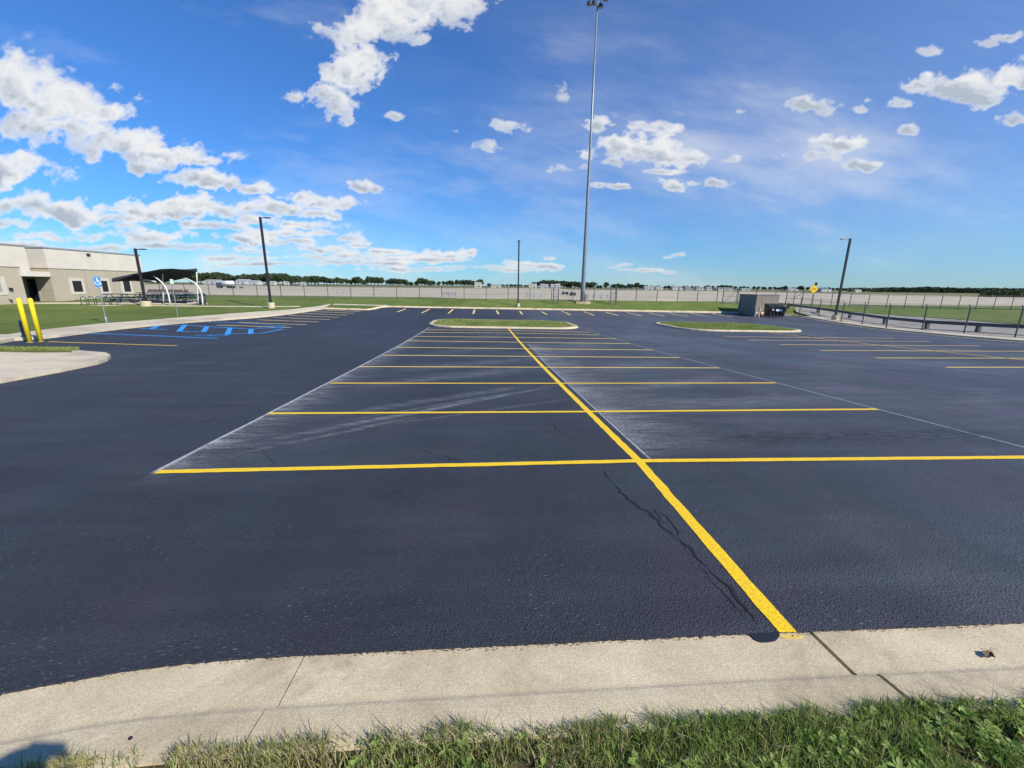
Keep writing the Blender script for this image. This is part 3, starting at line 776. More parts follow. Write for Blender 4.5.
# ------------------------------------------------------------------ common materials for built things
M['ypole'] = vary('bollard_yellow', (.80, .62, .02), .45, .08, 3)
M['dark'] = vary('dark_bronze_metal', (.022, .022, .026), .45, .2, 2)
M['galv'] = vary('galvanised_steel', (.22, .24, .26), .45, .15, 2, .3)
M['galvd'] = vary('weathered_fence_steel', (.085, .09, .09), .6, .2, 2, .2)
M['white'] = vary('white_powder_coat', (.55, .55, .54), .5, .06, 2)
M['beige'] = vary('beige_panel', (.37, .325, .245), .85, .07, .6, 0, .004, 60)
M['cream'] = vary('cream_panel', (.55, .505, .43), .8, .09, .6, 0, .003, 60)
M['trim'] = vary('pale_window_surround', (.50, .46, .38), .85, .05, 1)
M['glass'] = mat('dark_window_glass', (.012, .014, .018), .12, 0, .5)
M['grey'] = vary('grey_metal', (.25, .26, .27), .5, .1, 2)
M['fabric'] = vary('navy_shade_fabric', (.018, .022, .035), .85, .2, 3)
M['bluesteel'] = vary('blue_coated_steel', (.03, .06, .12), .5, .2, 2)
M['teal'] = vary('teal_coated_steel', (.02, .07, .09), .5, .2, 2)
M['signblue'] = mat('sign_blue', (.03, .22, .62), .4)
M['signwhite'] = mat('sign_white', (.75, .76, .76), .4)
M['signyellow'] = mat('sign_yellow', (.80, .48, .01), .4)
M['block'] = vary('grey_masonry', (.24, .205, .17), .9, .2, 2.5, 0, .01, 20)
M['bin'] = vary('black_dumpster_paint', (.018, .018, .02), .5, .4, 3)
M['rubber'] = mat('black_rubber', (.015, .015, .015), .8)
M['orange'] = mat('cone_orange', (.75, .16, .03), .5)
M['lens'] = mat('lamp_glass', (.10, .10, .11), .15)
M['shingle'] = vary('roof_sheet', (.33, .33, .33), .6, .1, .2)
m = mat('chain_link', (.2, .21, .21), .5, .3); n = N(m); uv = n.new('ShaderNodeUVMap').outputs[0]
sep = n.new('ShaderNodeSeparateXYZ'); n.l(uv, sep.inputs[0])
def wires(sg):
    a = n.math('ADD', sep.outputs[0], n.math('MULTIPLY', sep.outputs[1], sg)); a = n.math('FRACT', n.math('MULTIPLY', a, 1/.07))
    return n.math('LESS_THAN', a, .075)
fm = n.math('MAXIMUM', wires(1), wires(-1)); tb = n.new('ShaderNodeBsdfTransparent'); mx = n.new('ShaderNodeMixShader')
n.l(fm, mx.inputs[0]); n.l(tb.outputs[0], mx.inputs[1]); n.l(n.b.outputs[0], mx.inputs[2]); n.l(mx.outputs[0], n.n['Material Output'].inputs[0])
M['link'] = m

# ------------------------------------------------------------------ bollards, signs
def bollard(px, py, label):
    p = G(px, py); t = thing('bollard', label, 'bollard', (p.x, p.y, H(p.x, p.y)-.02), 0, 'yellow bollards at the driveway')
    MB().lathe([(.085, 0), (.085, 1.82), (.08, 1.87), (.06, 1.91), (.025, 1.925)], (0, 0, 0), 20).build('sleeve', M['ypole'], t, True)
    MB().lathe([(.12, 0), (.12, .022), (.105, .03)], (0, 0, 0), 20).build('footing', M['conc_grey'], t)
    return t
bollard(30, 342.5, 'yellow bollard, the left one of the pair')
bollard(41, 341.8, 'yellow bollard, the right one of the pair')
p = G(25.5, 340); t = thing('marker_post', 'short dark post with a narrow plate just behind the left yellow bollard', 'post', (p.x, p.y, H(p.x, p.y)))
MB().tube([(0, 0, 0), (0, 0, .95)], .035, 8).build('post', M['galvd'], t)
MB().box((0, -.045, .55), (.1, .02, .7)).build('plate', M['bluesteel'], t)
def sign_post(px, py, topy, label, kind):
    p = G(px, py); h = Dp(px, topy, p.y).z-H(p.x, p.y)
    rz = math.atan2(-p.x, p.y)*.75 if kind == 'blue' else 1.25
    t = thing('accessible_parking_sign', label, 'sign', (p.x, p.y, H(p.x, p.y)), rz)
    MB().box((0, 0, h/2), (.055, .035, h)).build('post', M['galv'], t)
    MB().lathe([(.09, 0), (.08, .35), (.04, .5)], (0, 0, 0), 12).build('base_sleeve', M['galv'], t) if kind == 'blue' else None
    if kind == 'blue':
        s = MB().box((0, -.03, h-.34), (.31, .008, .62)).build('sign_panel', M['signblue'], t)
        mb = MB(); y = -.0365
        def bar(a, b, w):
            a, b = Vector(a), Vector(b); q = (b-a).normalized()*w/2; nn = Vector((-q.y, q.x))
            mb.add([(*(a+nn)[:1], y, (a+nn).y), ((a-nn).x, y, (a-nn).y), ((b-nn).x, y, (b-nn).y), ((b+nn).x, y, (b+nn).y)], [[0, 1, 2, 3]])
        z0 = h-.40
        for i in range(12):
            a0, a1 = math.radians(150+230*i/12), math.radians(150+230*(i+1)/12)
            bar((.12*math.cos(a0), .12*math.sin(a0)+z0), (.12*math.cos(a1), .12*math.sin(a1)+z0), .035)
        mb.add([(.04*math.cos(2*PI*i/10)-.01, y, z0+.27+.04*math.sin(2*PI*i/10)) for i in range(10)], [list(range(10))])
        bar((-.01, z0+.22), (0, z0+.05), .04); bar((0, z0+.14), (.1, z0+.14), .03); bar((0, z0+.05), (.11, z0+.05), .035); bar((.11, z0+.05), (.15, z0-.1), .035)
        mb.build('wheelchair_emblem', M['signwhite'], t)
    else:
        MB().box((0, -.025, h-.16), (.24, .008, .36)).build('sign_panel', mat('pale_green_sign_back', (.42, .55, .46), .5), t)
sign_post(107, 324.3, 276.5, 'blue wheelchair sign on a grey post in the lawn by the building', 'blue')
sign_post(178, 318.2, 279.5, 'pale sign seen edge on atop a thin grey post before the picnic tables', 'pale')

# ------------------------------------------------------------------ light poles and mast
def light_pole(px, py, topx, topy, label, rb, hb, head_rz, w=.19, dist=None):
    p = G(px, py); zb = H(p.x, p.y); top = Dp(topx, topy, p.y).z-zb
    t = thing('light_pole', label, 'light pole', (p.x, p.y, zb), head_rz, 'parking lot light poles')
    MB().lathe([(rb, -.3), (rb, hb-.03), (rb-.03, hb)], (0, 0, 0), 24).build('concrete_base', M['conc'], t)
    MB().box((0, 0, hb+.02), (w*1.9, w*1.9, .04)).build('base_plate', M['dark'], t)
    MB().box((0, 0, hb+(top-hb)/2), (w, w, top-hb)).build('pole', M['dark'], t, bevel=.012)
    MB().box((.25, 0, top-.08), (.4, .06, .06)).build('arm', M['dark'], t)
    l = MB().box((.72, 0, top-.07), (.6, .34, .09), taper=.86).build('lamp_head', M['dark'], t)
    MB().box((.72, 0, top-.12), (.42, .24, .012)).build('lens', M['lens'], l)
light_pole(271.5, 309, 258, 217, 'tall dark light pole on the lawn edge beside the left sidewalk', .36, .68, 0)
light_pole(146.5, 307.3, 136.5, 248.5, 'dark light pole with a wide concrete base in front of the shade canopy', .46, .62, 0)
light_pole(518, 307.3, 517.7, 241, 'dark light pole behind the far kerb in the middle', .24, .5, -PI/2, .17)
light_pole(834.5, 320.8, 849, 238.5, 'dark light pole by the right hand fence', .34, .62, PI)

def mast():
    p = G(582.3, 303.2); zb = H(p.x, p.y); top = Dp(594, -7, p.y).z-zb
    t = thing('floodlight_mast', 'very tall grey floodlight mast rising out of the top of the picture', 'floodlight mast', (p.x, p.y, zb))
    MB().box((0, 0, .04), (2.0, 1.7, .36)).build('concrete_base', M['conc'], t, bevel=.03)
    zs = [0.2, 2, 10, 20, top]; MB().tube([(0, 0, z) for z in zs], [.33, .30, .22, .15, .08], 12).build('pole', M['galv'], t, True)
    MB().box((.55, -.1, .75), (.4, .35, 1.0)).build('control_box', M['grey'], t, bevel=.02)
    mb = MB()
    for k in range(16):
        a, b = 2*PI*k/16, 2*PI*(k+1)/16
        mb.tube([(.95*math.cos(a), .95*math.sin(a), top), (.95*math.cos(b), .95*math.sin(b), top)], .045, 6)
    for k in range(4): a = PI/4+k*PI/2; mb.tube([(0, 0, top+.15), (.95*math.cos(a), .95*math.sin(a), top)], .04, 6)
    mb.build('head_ring', M['dark'], t)
    for k in range(8):
        a = 2*PI*k/8+.25; c = Vector((1.05*math.cos(a), 1.05*math.sin(a), top-.42)); dz = -.35*(k % 2)
        b = MB(); b.tube([(.95*math.cos(a), .95*math.sin(a), top), (c.x, c.y, c.z+.2+dz)], .03, 6)
        f = b.lathe([(.08, .3), (.2, .2), (.30, -.05), (.31, -.12)], (c.x, c.y, c.z+dz), 14).build('floodlight', M['dark'], t)
        MB().lathe([(.27, 0), (.27, .02)], (c.x, c.y, c.z+dz-.14), 14).build('lens', M['lens'], f)
mast()

# ------------------------------------------------------------------ building on the left
def building():
    xr = -48.0; yc = 43.6; y1 = 54.6; zt = 3.22; xl = -50.9
    t = thing('office_building', 'low flat roofed beige and cream office building on the left', 'building', (xr, yc, H(xr, yc)))
    ox, oy, oz = t.location
    zb = -3.2
    def B(x0, x1, y0, y1, z0, z1): return ((x0+x1)/2-ox, (y0+y1)/2-oy, (z0+z1)/2-oz), (abs(x1-x0), abs(y1-y0), abs(z1-z0))
    band = Xp(90, 269, xr).z
    zbase = H(-47, 45)
    yj, yu, xb = 41.05, 41.9, -50.7
    e = .12
    MB().box(*B(-75, xr, yc, y1, zb, band)).box(*B(-75, xr, 12, yj, zb, band)).box(*B(-75, xb, yj+.002, yc-.002, zb, band)).build('lower_wall', M['beige'], t)
    MB().box(*B(-75, xr+.05, yc-.05, y1+.05, band, zt)).box(*B(-75, xr+.05, 12, yu, band, zt)).box(*B(-75, xb, yu+.002, yc-.052, band, zt)).build('upper_wall', M['cream'], t)
    MB().box(*B(-75, xr+e, yc-e, y1+e, zt, zt+e)).box(*B(-75, xr+e, 12, yu+.07, zt, zt+e)).box(*B(-75, xb+e, yu+.073, yc-e-.003, zt, zt+e)).build('parapet_cap', M['grey'], t)
    MB().box(*B(-74.9, xr+.07, yc-.07, y1+.07, band-.09, band-.003)).box(*B(-74.9, xr+.07, 12, yj-.003, band-.09, band-.003)).build('band_course', M['trim'], t)
    js = mat('joint_sealant', (.16, .15, .12))
    for y in (47.2, 51.0, 38.0, 34.5): MB().box(*B(xr-.01, xr+.004, y-.015, y+.015, zbase, band-.1)).build('panel_joint', js, t)
    MB().box(*B(xb, xr-.05, yc-.004, yc+.01, zbase+1.18, zbase+1.21)).build('panel_joint', js, t)
    zc = Xp(46, 276.8, xr).z; zt_ = Xp(46, 271.8, xr).z
    MB().box(*B(xb-.1, xr+.12, yj-.1, yc-.006, zc, zt_)).build('entrance_canopy', M['cream'], t, bevel=.02)
    MB().box(*B(xr-.35, xr+.047, yj+.01, yu-.003, zt_+.003, band-.003)).build('entrance_fascia', M['cream'], t)
    d2 = MB().box(*B(xb+.15, xb+1.15, yc-.04, yc+.02, zbase, zbase+2.35)).build('door', M['glass'], t)
    mb = MB()
    for x in (xb+.1, xb+1.2): mb.box(*B(x-.06, x+.06, yc-.09, yc+.02, zbase, zbase+2.5))
    mb.box(*B(xb+.16, xb+1.14, yc-.085, yc+.02, zbase+2.35, zbase+2.47)).build('frame', M['grey'], d2)
    d = MB().box(*B(xb-.02, xb+.03, yj+.3, yc-.5, zbase, zbase+2.6)).build('door', M['glass'], t)
    # windows
    for pa, pb in ((72, 82.3), (101, 108), (122.7, 130.5)):
        a = Xp(pa, 281.2, xr); b = Xp(pb, 291.3, xr)
        y0_, y1_ = a.y, b.y; z0_, z1_ = b.z+.02, a.z
        w = MB().box(*B(xr-.05, xr+.05, y0_-.33, y1_+.33, z0_-.36, z1_+.33)).build('window', M['trim'], t)
        MB().box(*B(xr+.0, xr+.055, y0_, y1_, z0_, z1_)).build('pane', M['glass'], w)
        mb = MB().box(*B(xr, xr+.075, y0_-.04, y1_+.04, z1_, z1_+.05)).box(*B(xr, xr+.075, y0_-.04, y1_+.04, z0_-.05, z0_))
        mb.box(*B(xr, xr+.075, y0_-.05, y0_, z0_, z1_)).box(*B(xr, xr+.075, y1_, y1_+.05, z0_, z1_)).build('frame', M['dark'], w)
    w = MB().box(*B(xr-.05, xr+.05, 37.3, 39.6, zbase+.8, zbase+2.5)).build('window', M['trim'], t)
    MB().box(*B(xr, xr+.055, 37.7, 39.2, zbase+1.1, zbase+2.2)).build('pane', vary('blind_behind_glass', (.3, .3, .28), .3), w)
    # small fittings
    q = Xp(87, 254.5, xr); MB().box((q.x+.1-ox+.0, q.y-oy, q.z-oz), (.26, .3, .2)).build('wall_lamp', M['dark'], t)
    q = Xp(77.5, 300.6, xr); MB().box((q.x+.12-ox, q.y-oy, q.z-oz), (.25, .45, .18)).build('wall_vent', M['dark'], t)
    q = Xp(10, 289, xr); MB().box((q.x+.1-ox, q.y-oy, q.z-oz), (.18, .2, .24)).build('door_button', M['dark'], t)
    q = Xp(9.5, 299.5, xr); MB().tube([(q.x-ox, q.y-oy, q.z-oz), (q.x+.22-ox, q.y-oy, q.z-.12-oz)], .08, 8).build('downspout', M['galvd'], t)
building()

# ------------------------------------------------------------------ shade canopy with picnic tables
def canopy():
    ya, yb = 43.2, 46.4
    front = [Dp(x, y, ya) for x, y in ((112, 282.2), (124, 278.2), (136, 274.8), (148, 272), (160, 269.6), (172, 269.0), (184, 270.0), (197.5, 271.4))]
    backp = [Dp(x, y, yb) for x, y in ((113, 282.0), (124, 281.2), (135, 281.0), (147, 282.2), (156, 283.2), (170, 281.5), (184, 278.5), (197, 273))]
    c = front[4]; base = Vector((c.x, ya, H(c.x, ya)))
    t = thing('shade_canopy', 'dark navy fabric shade canopy on white curved posts over the picnic tables', 'canopy', base)
    vs = []; fs = []; n = len(front); R = 6
    for k in range(R+1):
        s = k/R
        for a, b in zip(front, backp):
            p = a.lerp(b, s); p = p+Vector((0, 0, .35*math.sin(PI*s))); vs.append(p-base)
    for k in range(R):
        for i in range(n-1): fs.append([k*n+i, k*n+i+1, (k+1)*n+i+1, (k+1)*n+i])
    m0 = len(vs); vs += [v+Vector((0, 0, .05)) for v in vs]
    fs += [[a+m0 for a in f[::-1]] for f in fs]
    for i in range(n-1): fs += [[i, i+m0, i+1+m0, i+1], [R*n+i, R*n+i+1, R*n+i+1+m0, R*n+i+m0]]
    for k in range(R): fs += [[k*n, (k+1)*n, (k+1)*n+m0, k*n+m0], [k*n+n-1, k*n+n-1+m0, (k+1)*n+n-1+m0, (k+1)*n+n-1]]
    MB().add(vs, fs).build('fabric', M['fabric'], t, True)
    def arc(pts, y, r, name='post'):
        P = [Dp(a, b, y)-base for a, b in pts]
        zb = H((P[0]+base).x, y)-base.z; P[0].z = min(P[0].z, zb)
        Q = [P[0]]
        for i in range(1, len(P)): Q += [P[i-1].lerp(P[i], .5), P[i]]
        MB().tube(Q, r, 10).build(name, M['white'], t, True)
    arc([(170.3, 304), (168.5, 295), (166, 288), (162, 282.5), (156, 277.6), (153.5, 276)], 43.8, .075)
    arc([(202.5, 303), (202, 296), (200.5, 290), (195, 283), (188, 279.4), (184, 278.3)], 43.8, .08)
    arc([(163.2, 303), (162.9, 285), (162.4, 269.8)], 45, .06); arc([(198, 302), (197.4, 290), (196.6, 272)], 45, .06)
    arc([(145, 300), (143.5, 285), (142.5, 280)], 46, .07)
    MB().tube([Dp(142, 279.6, 44.5)-base, Dp(148, 280, 44.2)-base, Dp(156, 282, 43.9)-base], .08, 8).build('brace', M['white'], t, True)
canopy()
def picnic_table(m):
    t = thing('picnic_table', 'x', 'picnic table')
    MB().box((0, 0, .75), (1.85, .78, .06)).build('table_top', m, t, bevel=.015)
    for s in (-1, 1): MB().box((0, s*.72, .46), (1.85, .28, .05)).build('bench', m, t, bevel=.012)
    for s in (-1, 1):
        mb = MB().tube([(s*.6, -.68, .02), (s*.6, -.22, .72)], .03, 6).tube([(s*.6, .68, .02), (s*.6, .22, .72)], .03, 6).tube([(s*.6, -.75, .42), (s*.6, .75, .42)], .028, 6)
        mb.build('leg_frame', m, t)
    return t
pt = [picnic_table(M['bluesteel']), picnic_table(M['teal'])]
lab = ['leftmost blue picnic table under the shade canopy, beside the bike rack', 'second blue picnic table from the left under the shade canopy', 'blue picnic table just right of the concrete lamp base', 'blue picnic table left of the front curved white post', 'teal picnic table right of the front curved white post', 'teal picnic table between the pale sign post and the trash can', 'rightmost teal picnic table, next to the trash can', 'blue picnic table in the rear row behind the lamp post', 'blue picnic table in the rear row behind the curved post', 'teal picnic table in the rear row at the right end']
pos = [(118, 303.2, 0), (133, 303.4, 0), (153.5, 303.8, 0), (163, 303.6, 0), (177, 303.6, 1), (187, 303.3, 1), (195.5, 302.8, 1), (150, 301.6, 0), (168, 301.5, 0), (184, 301.2, 1)]
used = [False, False]
for (px, py, k), lb in zip(pos, lab):
    o = pt[k] if not used[k] else copy_tree(pt[k]); used[k] = True
    p = G(px, py); o.location = (p.x, p.y, H(p.x, p.y)+.128); o.scale = (1.12, 1.12, 1.12); o.rotation_euler = (0, 0, random.uniform(-.15, .15)+.1)
    tag(o, lb, 'picnic table', 'picnic tables under the canopy')
# trash can
p = G(203, 305.2); t = thing('trash_can', 'dark grey domed trash can at the right end of the picnic tables', 'trash can', (p.x, p.y, H(p.x, p.y)+.12))
MB().lathe([(.30, 0), (.36, .85), (.36, .9)], (0, 0, 0), 20).build('bin', M['galvd'], t, True)
MB().lathe([(.38, .9), (.38, .98), (.30, 1.12), (.12, 1.2)], (0, 0, 0), 20).build('lid', M['dark'], t, True)
# bike rack
p = G(100, 306.2); t = thing('bike_rack', 'row of dark blue hoop bicycle racks on the lawn in front of the building', 'bike rack', (p.x, p.y, H(p.x, p.y)+.1), .25)
for i in range(5):
    x_ = (i-2)*.62; pts = [(x_-.22, 0, 0), (x_-.22, 0, .6)]+[(x_-.22*math.cos(PI*k/8), 0, .6+.24*math.sin(PI*k/8)) for k in range(1, 8)]+[(x_+.22, 0, .6), (x_+.22, 0, 0)]
    MB().tube([Vector(q) @ Matrix.Rotation(.35, 3, 'Z') if False else q for q in pts], .032, 8).build('hoop', M['teal'], t, True)
MB().box((0, 0, -.01), (3.4, .9, .05)).build('pad', M['walk'], t)

# ------------------------------------------------------------------ fences
def uvbox_panel(mb_pts, hs, parent, name='mesh_panel'):
    """chain link sheet through points with heights, uv in metres"""
    me = bpy.data.meshes.new(name); vs = []; fs = []; us = []; s = 0
    for i, (p, h) in enumerate(zip(mb_pts, hs)):
        if i: s += (Vector(mb_pts[i])-Vector(mb_pts[i-1])).length
        vs += [p, (p[0], p[1], p[2]+h)]; us += [(s, 0), (s, h)]
    for i in range(len(mb_pts)-1): fs.append([2*i, 2*i+2, 2*i+3, 2*i+1])
    me.from_pydata(vs, [], fs); uv = me.uv_layers.new(name='UVMap')
    for l in me.loops: uv.data[l.index].uv = us[l.vertex_index]
    me.materials.append(M['link']); o = bpy.data.objects.new(name, me); C.objects.link(o); o.parent = parent; return o
def chain_fence(name, label, pts, h, arm=0, rail=True, midrail=False, r=.038, base=.1, group=None, leans=None):
    o0 = Vector((pts[0][0], pts[0][1], H(*pts[0]))); t = thing(name, label, 'fence', o0)
    P = [Vector((x, y, H(x, y)+base))-o0 for x, y in pts]
    pm = None
    for i, p in enumerate(P):
        mb = MB().tube([p-Vector((0, 0, .2)), p+Vector((0, 0, h))], r, 6)
        if arm:
            mb.tube([p+Vector((0, 0, h-.02)), p+Vector((-arm*.8, -arm*.3, h+arm))], r*.6, 5)
        mb.build('post', M['galvd'], t)
    if rail: MB().tube([p+Vector((0, 0, h-.02)) for p in P], .022, 5).build('top_rail', M['galvd'], t)
    if midrail: MB().tube([p+Vector((0, 0, .12)) for p in P], .02, 5).build('bottom_rail', M['galvd'], t)
    if arm:
        mb = MB()
        for k in (.35, .7, 1): mb.tube([p+Vector((-arm*.8*k, -arm*.3*k, h+arm*k)) for p in P], .006, 4)
        mb.build('barbed_wire', M['galvd'], t)
    uvbox_panel([tuple(p+Vector((0, 0, .03))) for p in P], [h-.05]*len(P), t)
    return t
# far fence line: phase taken from the post at px 396.4
c0 = Dp(396.4, 299, 56.6); g0 = w2l(c0.x, c0.y)
def far_gy(gx): return 53.3
pts = [l2w(g0[0]+3.05*k, 53.3) for k in range(-24, 13)]
chain_fence('chain_link_fence', 'long chain link fence crossing the lawn behind the far kerb', pts, 1.75, 0, r=.045)
pts = [l2w(g0[0]+3.05*13+2.95*k, 53.3) for k in range(0, 26)]
chain_fence('chain_link_fence', 'far right chain link fence between the green field and the apron', pts, 1.95, .18, r=.045)
# near right fence
nb = [(799, 315), (818.3, 317.6), (840.8, 322.8), (861.6, 325.4), (885.7, 329.3), (921.4, 331.2), (963.6, 333.9), (1014.6, 337.8)]
np_ = [G(a, b) for a, b in nb]; np_ = [(p.x, p.y) for p in np_]
ex = (np_[-1][0]+.5, np_[-1][1]-3.0); ex2 = (ex[0]+.5, ex[1]-3.0); ex3 = (ex2[0]+.4, ex2[1]-3.2)
chain_fence('chain_link_fence', 'near chain link fence with angled barbed wire arms along the right kerb', np_+[ex, ex2, ex3], 2.0, .28, midrail=True, r=.05)
# gate leaves with diagonal braces
def gate(pa, pb, label, h=2.0, brace=True, rails=(.08, 1, 1.95)):
    o0 = Vector((pa.x, pa.y, H(pa.x, pa.y)+.08)); t = thing('gate', label, 'gate', o0); v = Vector((pb.x, pb.y, H(pb.x, pb.y)+.08))-o0
    for q in (Vector(), v): MB().tube([q, q+Vector((0, 0, h+.25))], .06, 8).build('post', M['galvd'], t)
    mb = MB()
    for z in rails: mb.tube([Vector((0, 0, z*h/2)), v+Vector((0, 0, z*h/2))], .03, 6)
    if brace: mb.tube([Vector((0, 0, .1)), v+Vector((0, 0, h*.95))], .025, 6)
    mb.build('frame', M['galvd'], t)
    uvbox_panel([(0, 0, .05), tuple(v+Vector((0, 0, .05)))], [h-.1]*2, t)
gate(G(722, 304.5), G(737, 305), 'braced chain link gate just left of the grey dumpster enclosure', 2.2)
gate(G(785, 306.2), G(801, 307), 'braced chain link gate panel between the dumpster and the yellow sign', 2.2)
gate(G(553.2, 304.5), G(558, 304.5), 'narrow chain link gate standing left of the floodlight mast', 1.9, False)
gate(G(610, 305.3), G(615.8, 305.4), 'tall narrow chain link gate standing right of the floodlight mast', 2.3, False, (.08, .7, 1.3, 1.95))

# guard rail
gp = [(785, 310.6), (815, 314.6), (846.7, 319.8), (881.2, 325.6), (922.9, 330.4), (974, 333.8), (1040, 338)]
P = [G(a, b-1) for a, b in gp]; P.append(P[-1]+Vector((1.0, -4, 0))); o0 = Vector((P[0].x, P[0].y, H(P[0].x, P[0].y)))
t = thing('guard_rail', 'low dark guard rail on stout posts beyond the right hand fence', 'guard rail', o0)
Q = [Vector((p.x+.55, p.y+.25, H(p.x, p.y)+.05))-o0 for p in P]
for q in Q: MB().box(q+Vector((0, 0, .36)), (.26, .26, .76)).build('post', M['galvd'], t)
mb = MB(); prof = [(.05, .44), (.12, .50), (.05, .56), (.05, .60), (.12, .66), (.05, .72)]
vs = []; fs = []
for i, q in enumerate(Q):
    for d_, z_ in prof: vs.append(q+Vector((-.1-d_, -.05, z_*1.05+.04)))
    for d_, z_ in prof[::-1]: vs.append(q+Vector((-.06, -.05, z_*1.05+.04)))
k = 12
for i in range(len(Q)-1):
    for j in range(k): fs.append([i*k+j, i*k+(j+1) % k, (i+1)*k+(j+1) % k, (i+1)*k+j])
MB().add(vs, fs).build('rail', M['galvd'], t)

# ------------------------------------------------------------------ dumpster corner
zb = H(31, 53.5)
t = thing('dumpster_enclosure', 'grey masonry screen wall corner beside the black dumpster', 'wall', (30.3, 52.0, zb))
MB().box((.1, 1.9, 1.3), (.2, 4.0, 2.7)).build('side_wall', M['block'], t)
MB().box((2.7, 3.8, 1.3), (5.0, .2, 2.65)).build('back_wall', M['block'], t)
MB().box((.1, 1.9, 2.69), (.3, 4.1, .08)).box((2.75, 3.8, 2.666), (4.99, .3, .08)).build('cap', M['conc_grey'], t)
MB().tube([(.35, -.45, -.1), (.35, -.45, 1.15)], .10, 10).build('corner_post', M['conc'], t)
p = Vector((32.75, 51.9, 0)); zd = H(p.x, p.y)
t = thing('dumpster', 'black front loading dumpster with a white label in front of the masonry wall', 'dumpster', (p.x, p.y, zd), -.12); t.scale = (.78, .85, .95)
mb = MB(); 
vs = [(-1.15, -.7, .15), (1.15, -.7, .15), (1.15, .75, .15), (-1.15, .75, .15), (-1.25, -1.0, 1.25), (1.25, -1.0, 1.25), (1.25, .8, 1.65), (-1.25, .8, 1.65)]
mb.add(vs, [[0, 3, 2, 1], [4, 5, 6, 7], [0, 1, 5, 4], [1, 2, 6, 5], [2, 3, 7, 6], [3, 0, 4, 7]])
for x_ in (-1.0, -.5, 0, .5, 1.0): mb.box((x_, -.87, .7), (.08, .1, 1.0), rx=-.26)
mb.box((0, -1.02, 1.2), (2.56, .08, .1)).build('body', M['bin'], t)
for s in (-1, 1):
    MB().add([(s*.62-.6, -1.05, 1.29), (s*.62+.6, -1.05, 1.29), (s*.62+.6, .85, 1.70), (s*.62-.6, .85, 1.70), (s*.62-.6, -1.05, 1.34), (s*.62+.6, -1.05, 1.34), (s*.62+.6, .85, 1.76), (s*.62-.6, .85, 1.76)], [[0, 3, 2, 1], [4, 5, 6, 7], [0, 1, 5, 4], [1, 2, 6, 5], [2, 3, 7, 6], [3, 0, 4, 7]]).build('lid', M['rubber'], t)
    MB().box((s*1.32, -.1, .85), (.14, 1.3, .2)).build('fork_pocket', M['bin'], t)
MB().box((.15, -1.0, 1.0), (.9, .02, .3), rx=-.26).build('label_plate', M['signwhite'], t)
MB().box((-.75, -1.0, 1.05), (.22, .02, .22), rx=-.26).build('label_plate', M['signwhite'], t)
for x_, y_ in ((-1, -.55), (1, -.55), (-1, .6), (1, .6)): MB().tube([(x_-.04, y_, .09), (x_+.04, y_, .09)], .09, 10).build('caster', M['rubber'], t)
t = thing('traffic_cone', 'small orange traffic cone lying inside the masonry corner by the dumpster', 'traffic cone', (31.35, 52.4, zd+.12))
MB().lathe([(.16, 0), (.15, .04), (.11, .05), (.025, .55)], (0, 0, 0), 12).build('cone', M['orange'], t, True); MB().box((0, 0, -.03), (.4, .4, .05)).build('base', M['orange'], t)
# yellow diamond sign
p = G(810.5, 307); zs = H(p.x, p.y); top = Dp(812.3, 289, p.y).z-zs; k = p.y/F
t = thing('warning_sign', 'yellow diamond warning sign with a dark lamp on top beyond the fence', 'sign', (p.x, p.y, zs))
MB().tube([(0, 0, 0), (0, 0, top+.3)], .035, 8).build('post', M['galvd'], t)
s_ = 4.3*k; MB().add([(-s_, -.05, top), (0, -.05, top-s_), (s_, -.05, top), (0, -.05, top+s_), (-s_, -.035, top), (0, -.035, top-s_), (s_, -.035, top), (0, -.035, top+s_)], [[0, 1, 2, 3], [7, 6, 5, 4], [0, 4, 5, 1], [1, 5, 6, 2], [2, 6, 7, 3], [3, 7, 4, 0]]).build('sign_panel', M['signyellow'], t)
MB().add([(-s_*.45, -.056, top-.04), (s_*.45, -.056, top-.04), (s_*.45, -.056, top+.06), (-s_*.45, -.056, top+.06)], [[0, 1, 2, 3]]).build('sign_marks', M['dark'], t)
MB().lathe([(.10, 0), (.17, .12), (.17, .34), (.08, .42)], (.22, 0, top+s_*.8), 10).build('lamp', M['dark'], t)

# ------------------------------------------------------------------ things on the apron
def G2(px, py): p = G(px, py); return Vector((p.x, p.y, H(p.x, p.y)))
p = G2(226, 288.2); k = p.y/F
t = thing('tanker_truck', 'white tanker truck with a dark cab parked on the apron far left', 'truck', p, .1)
MB().lathe([(.3, -2.1), (.95, -2.0), (.95, 2.0), (.3, 2.1)], (0, 0, 0), 14).build('tank', M['white'], t, True); tank = t.children[0]; tank.rotation_euler = (0, PI/2, 0); tank.location = (.9, 0, 1.75)
mb = MB().box((-2.1, 0, 1.25), (1.5, 2.0, 1.7), taper=.85); cab = mb.build('cab', M['bluesteel'], t, bevel=.08)
MB().box((-2.72, 0, 1.6), (.3, 1.7, .55)).build('windscreen', M['glass'], cab)
MB().box((.2, 0, .7), (5.9, .9, .2)).build('chassis', M['dark'], t)
for x_ in (-2.1, 1.2, 2.4):
    for s in (-1, 1): MB().tube([(x_, s*.75, .48), (x_, s*1.0, .48)], .48, 12).build('wheel', M['rubber'], t)
mb = MB().box((5.0, 0, .55), (3.2, 1.4, .18)); tr = mb.build('trailer_deck', M['grey'], t)
for s in (-1, 1): MB().tube([(5.4, s*.6, .3), (5.4, s*.8, .3)], .3, 10).build('wheel', M['rubber'], t)
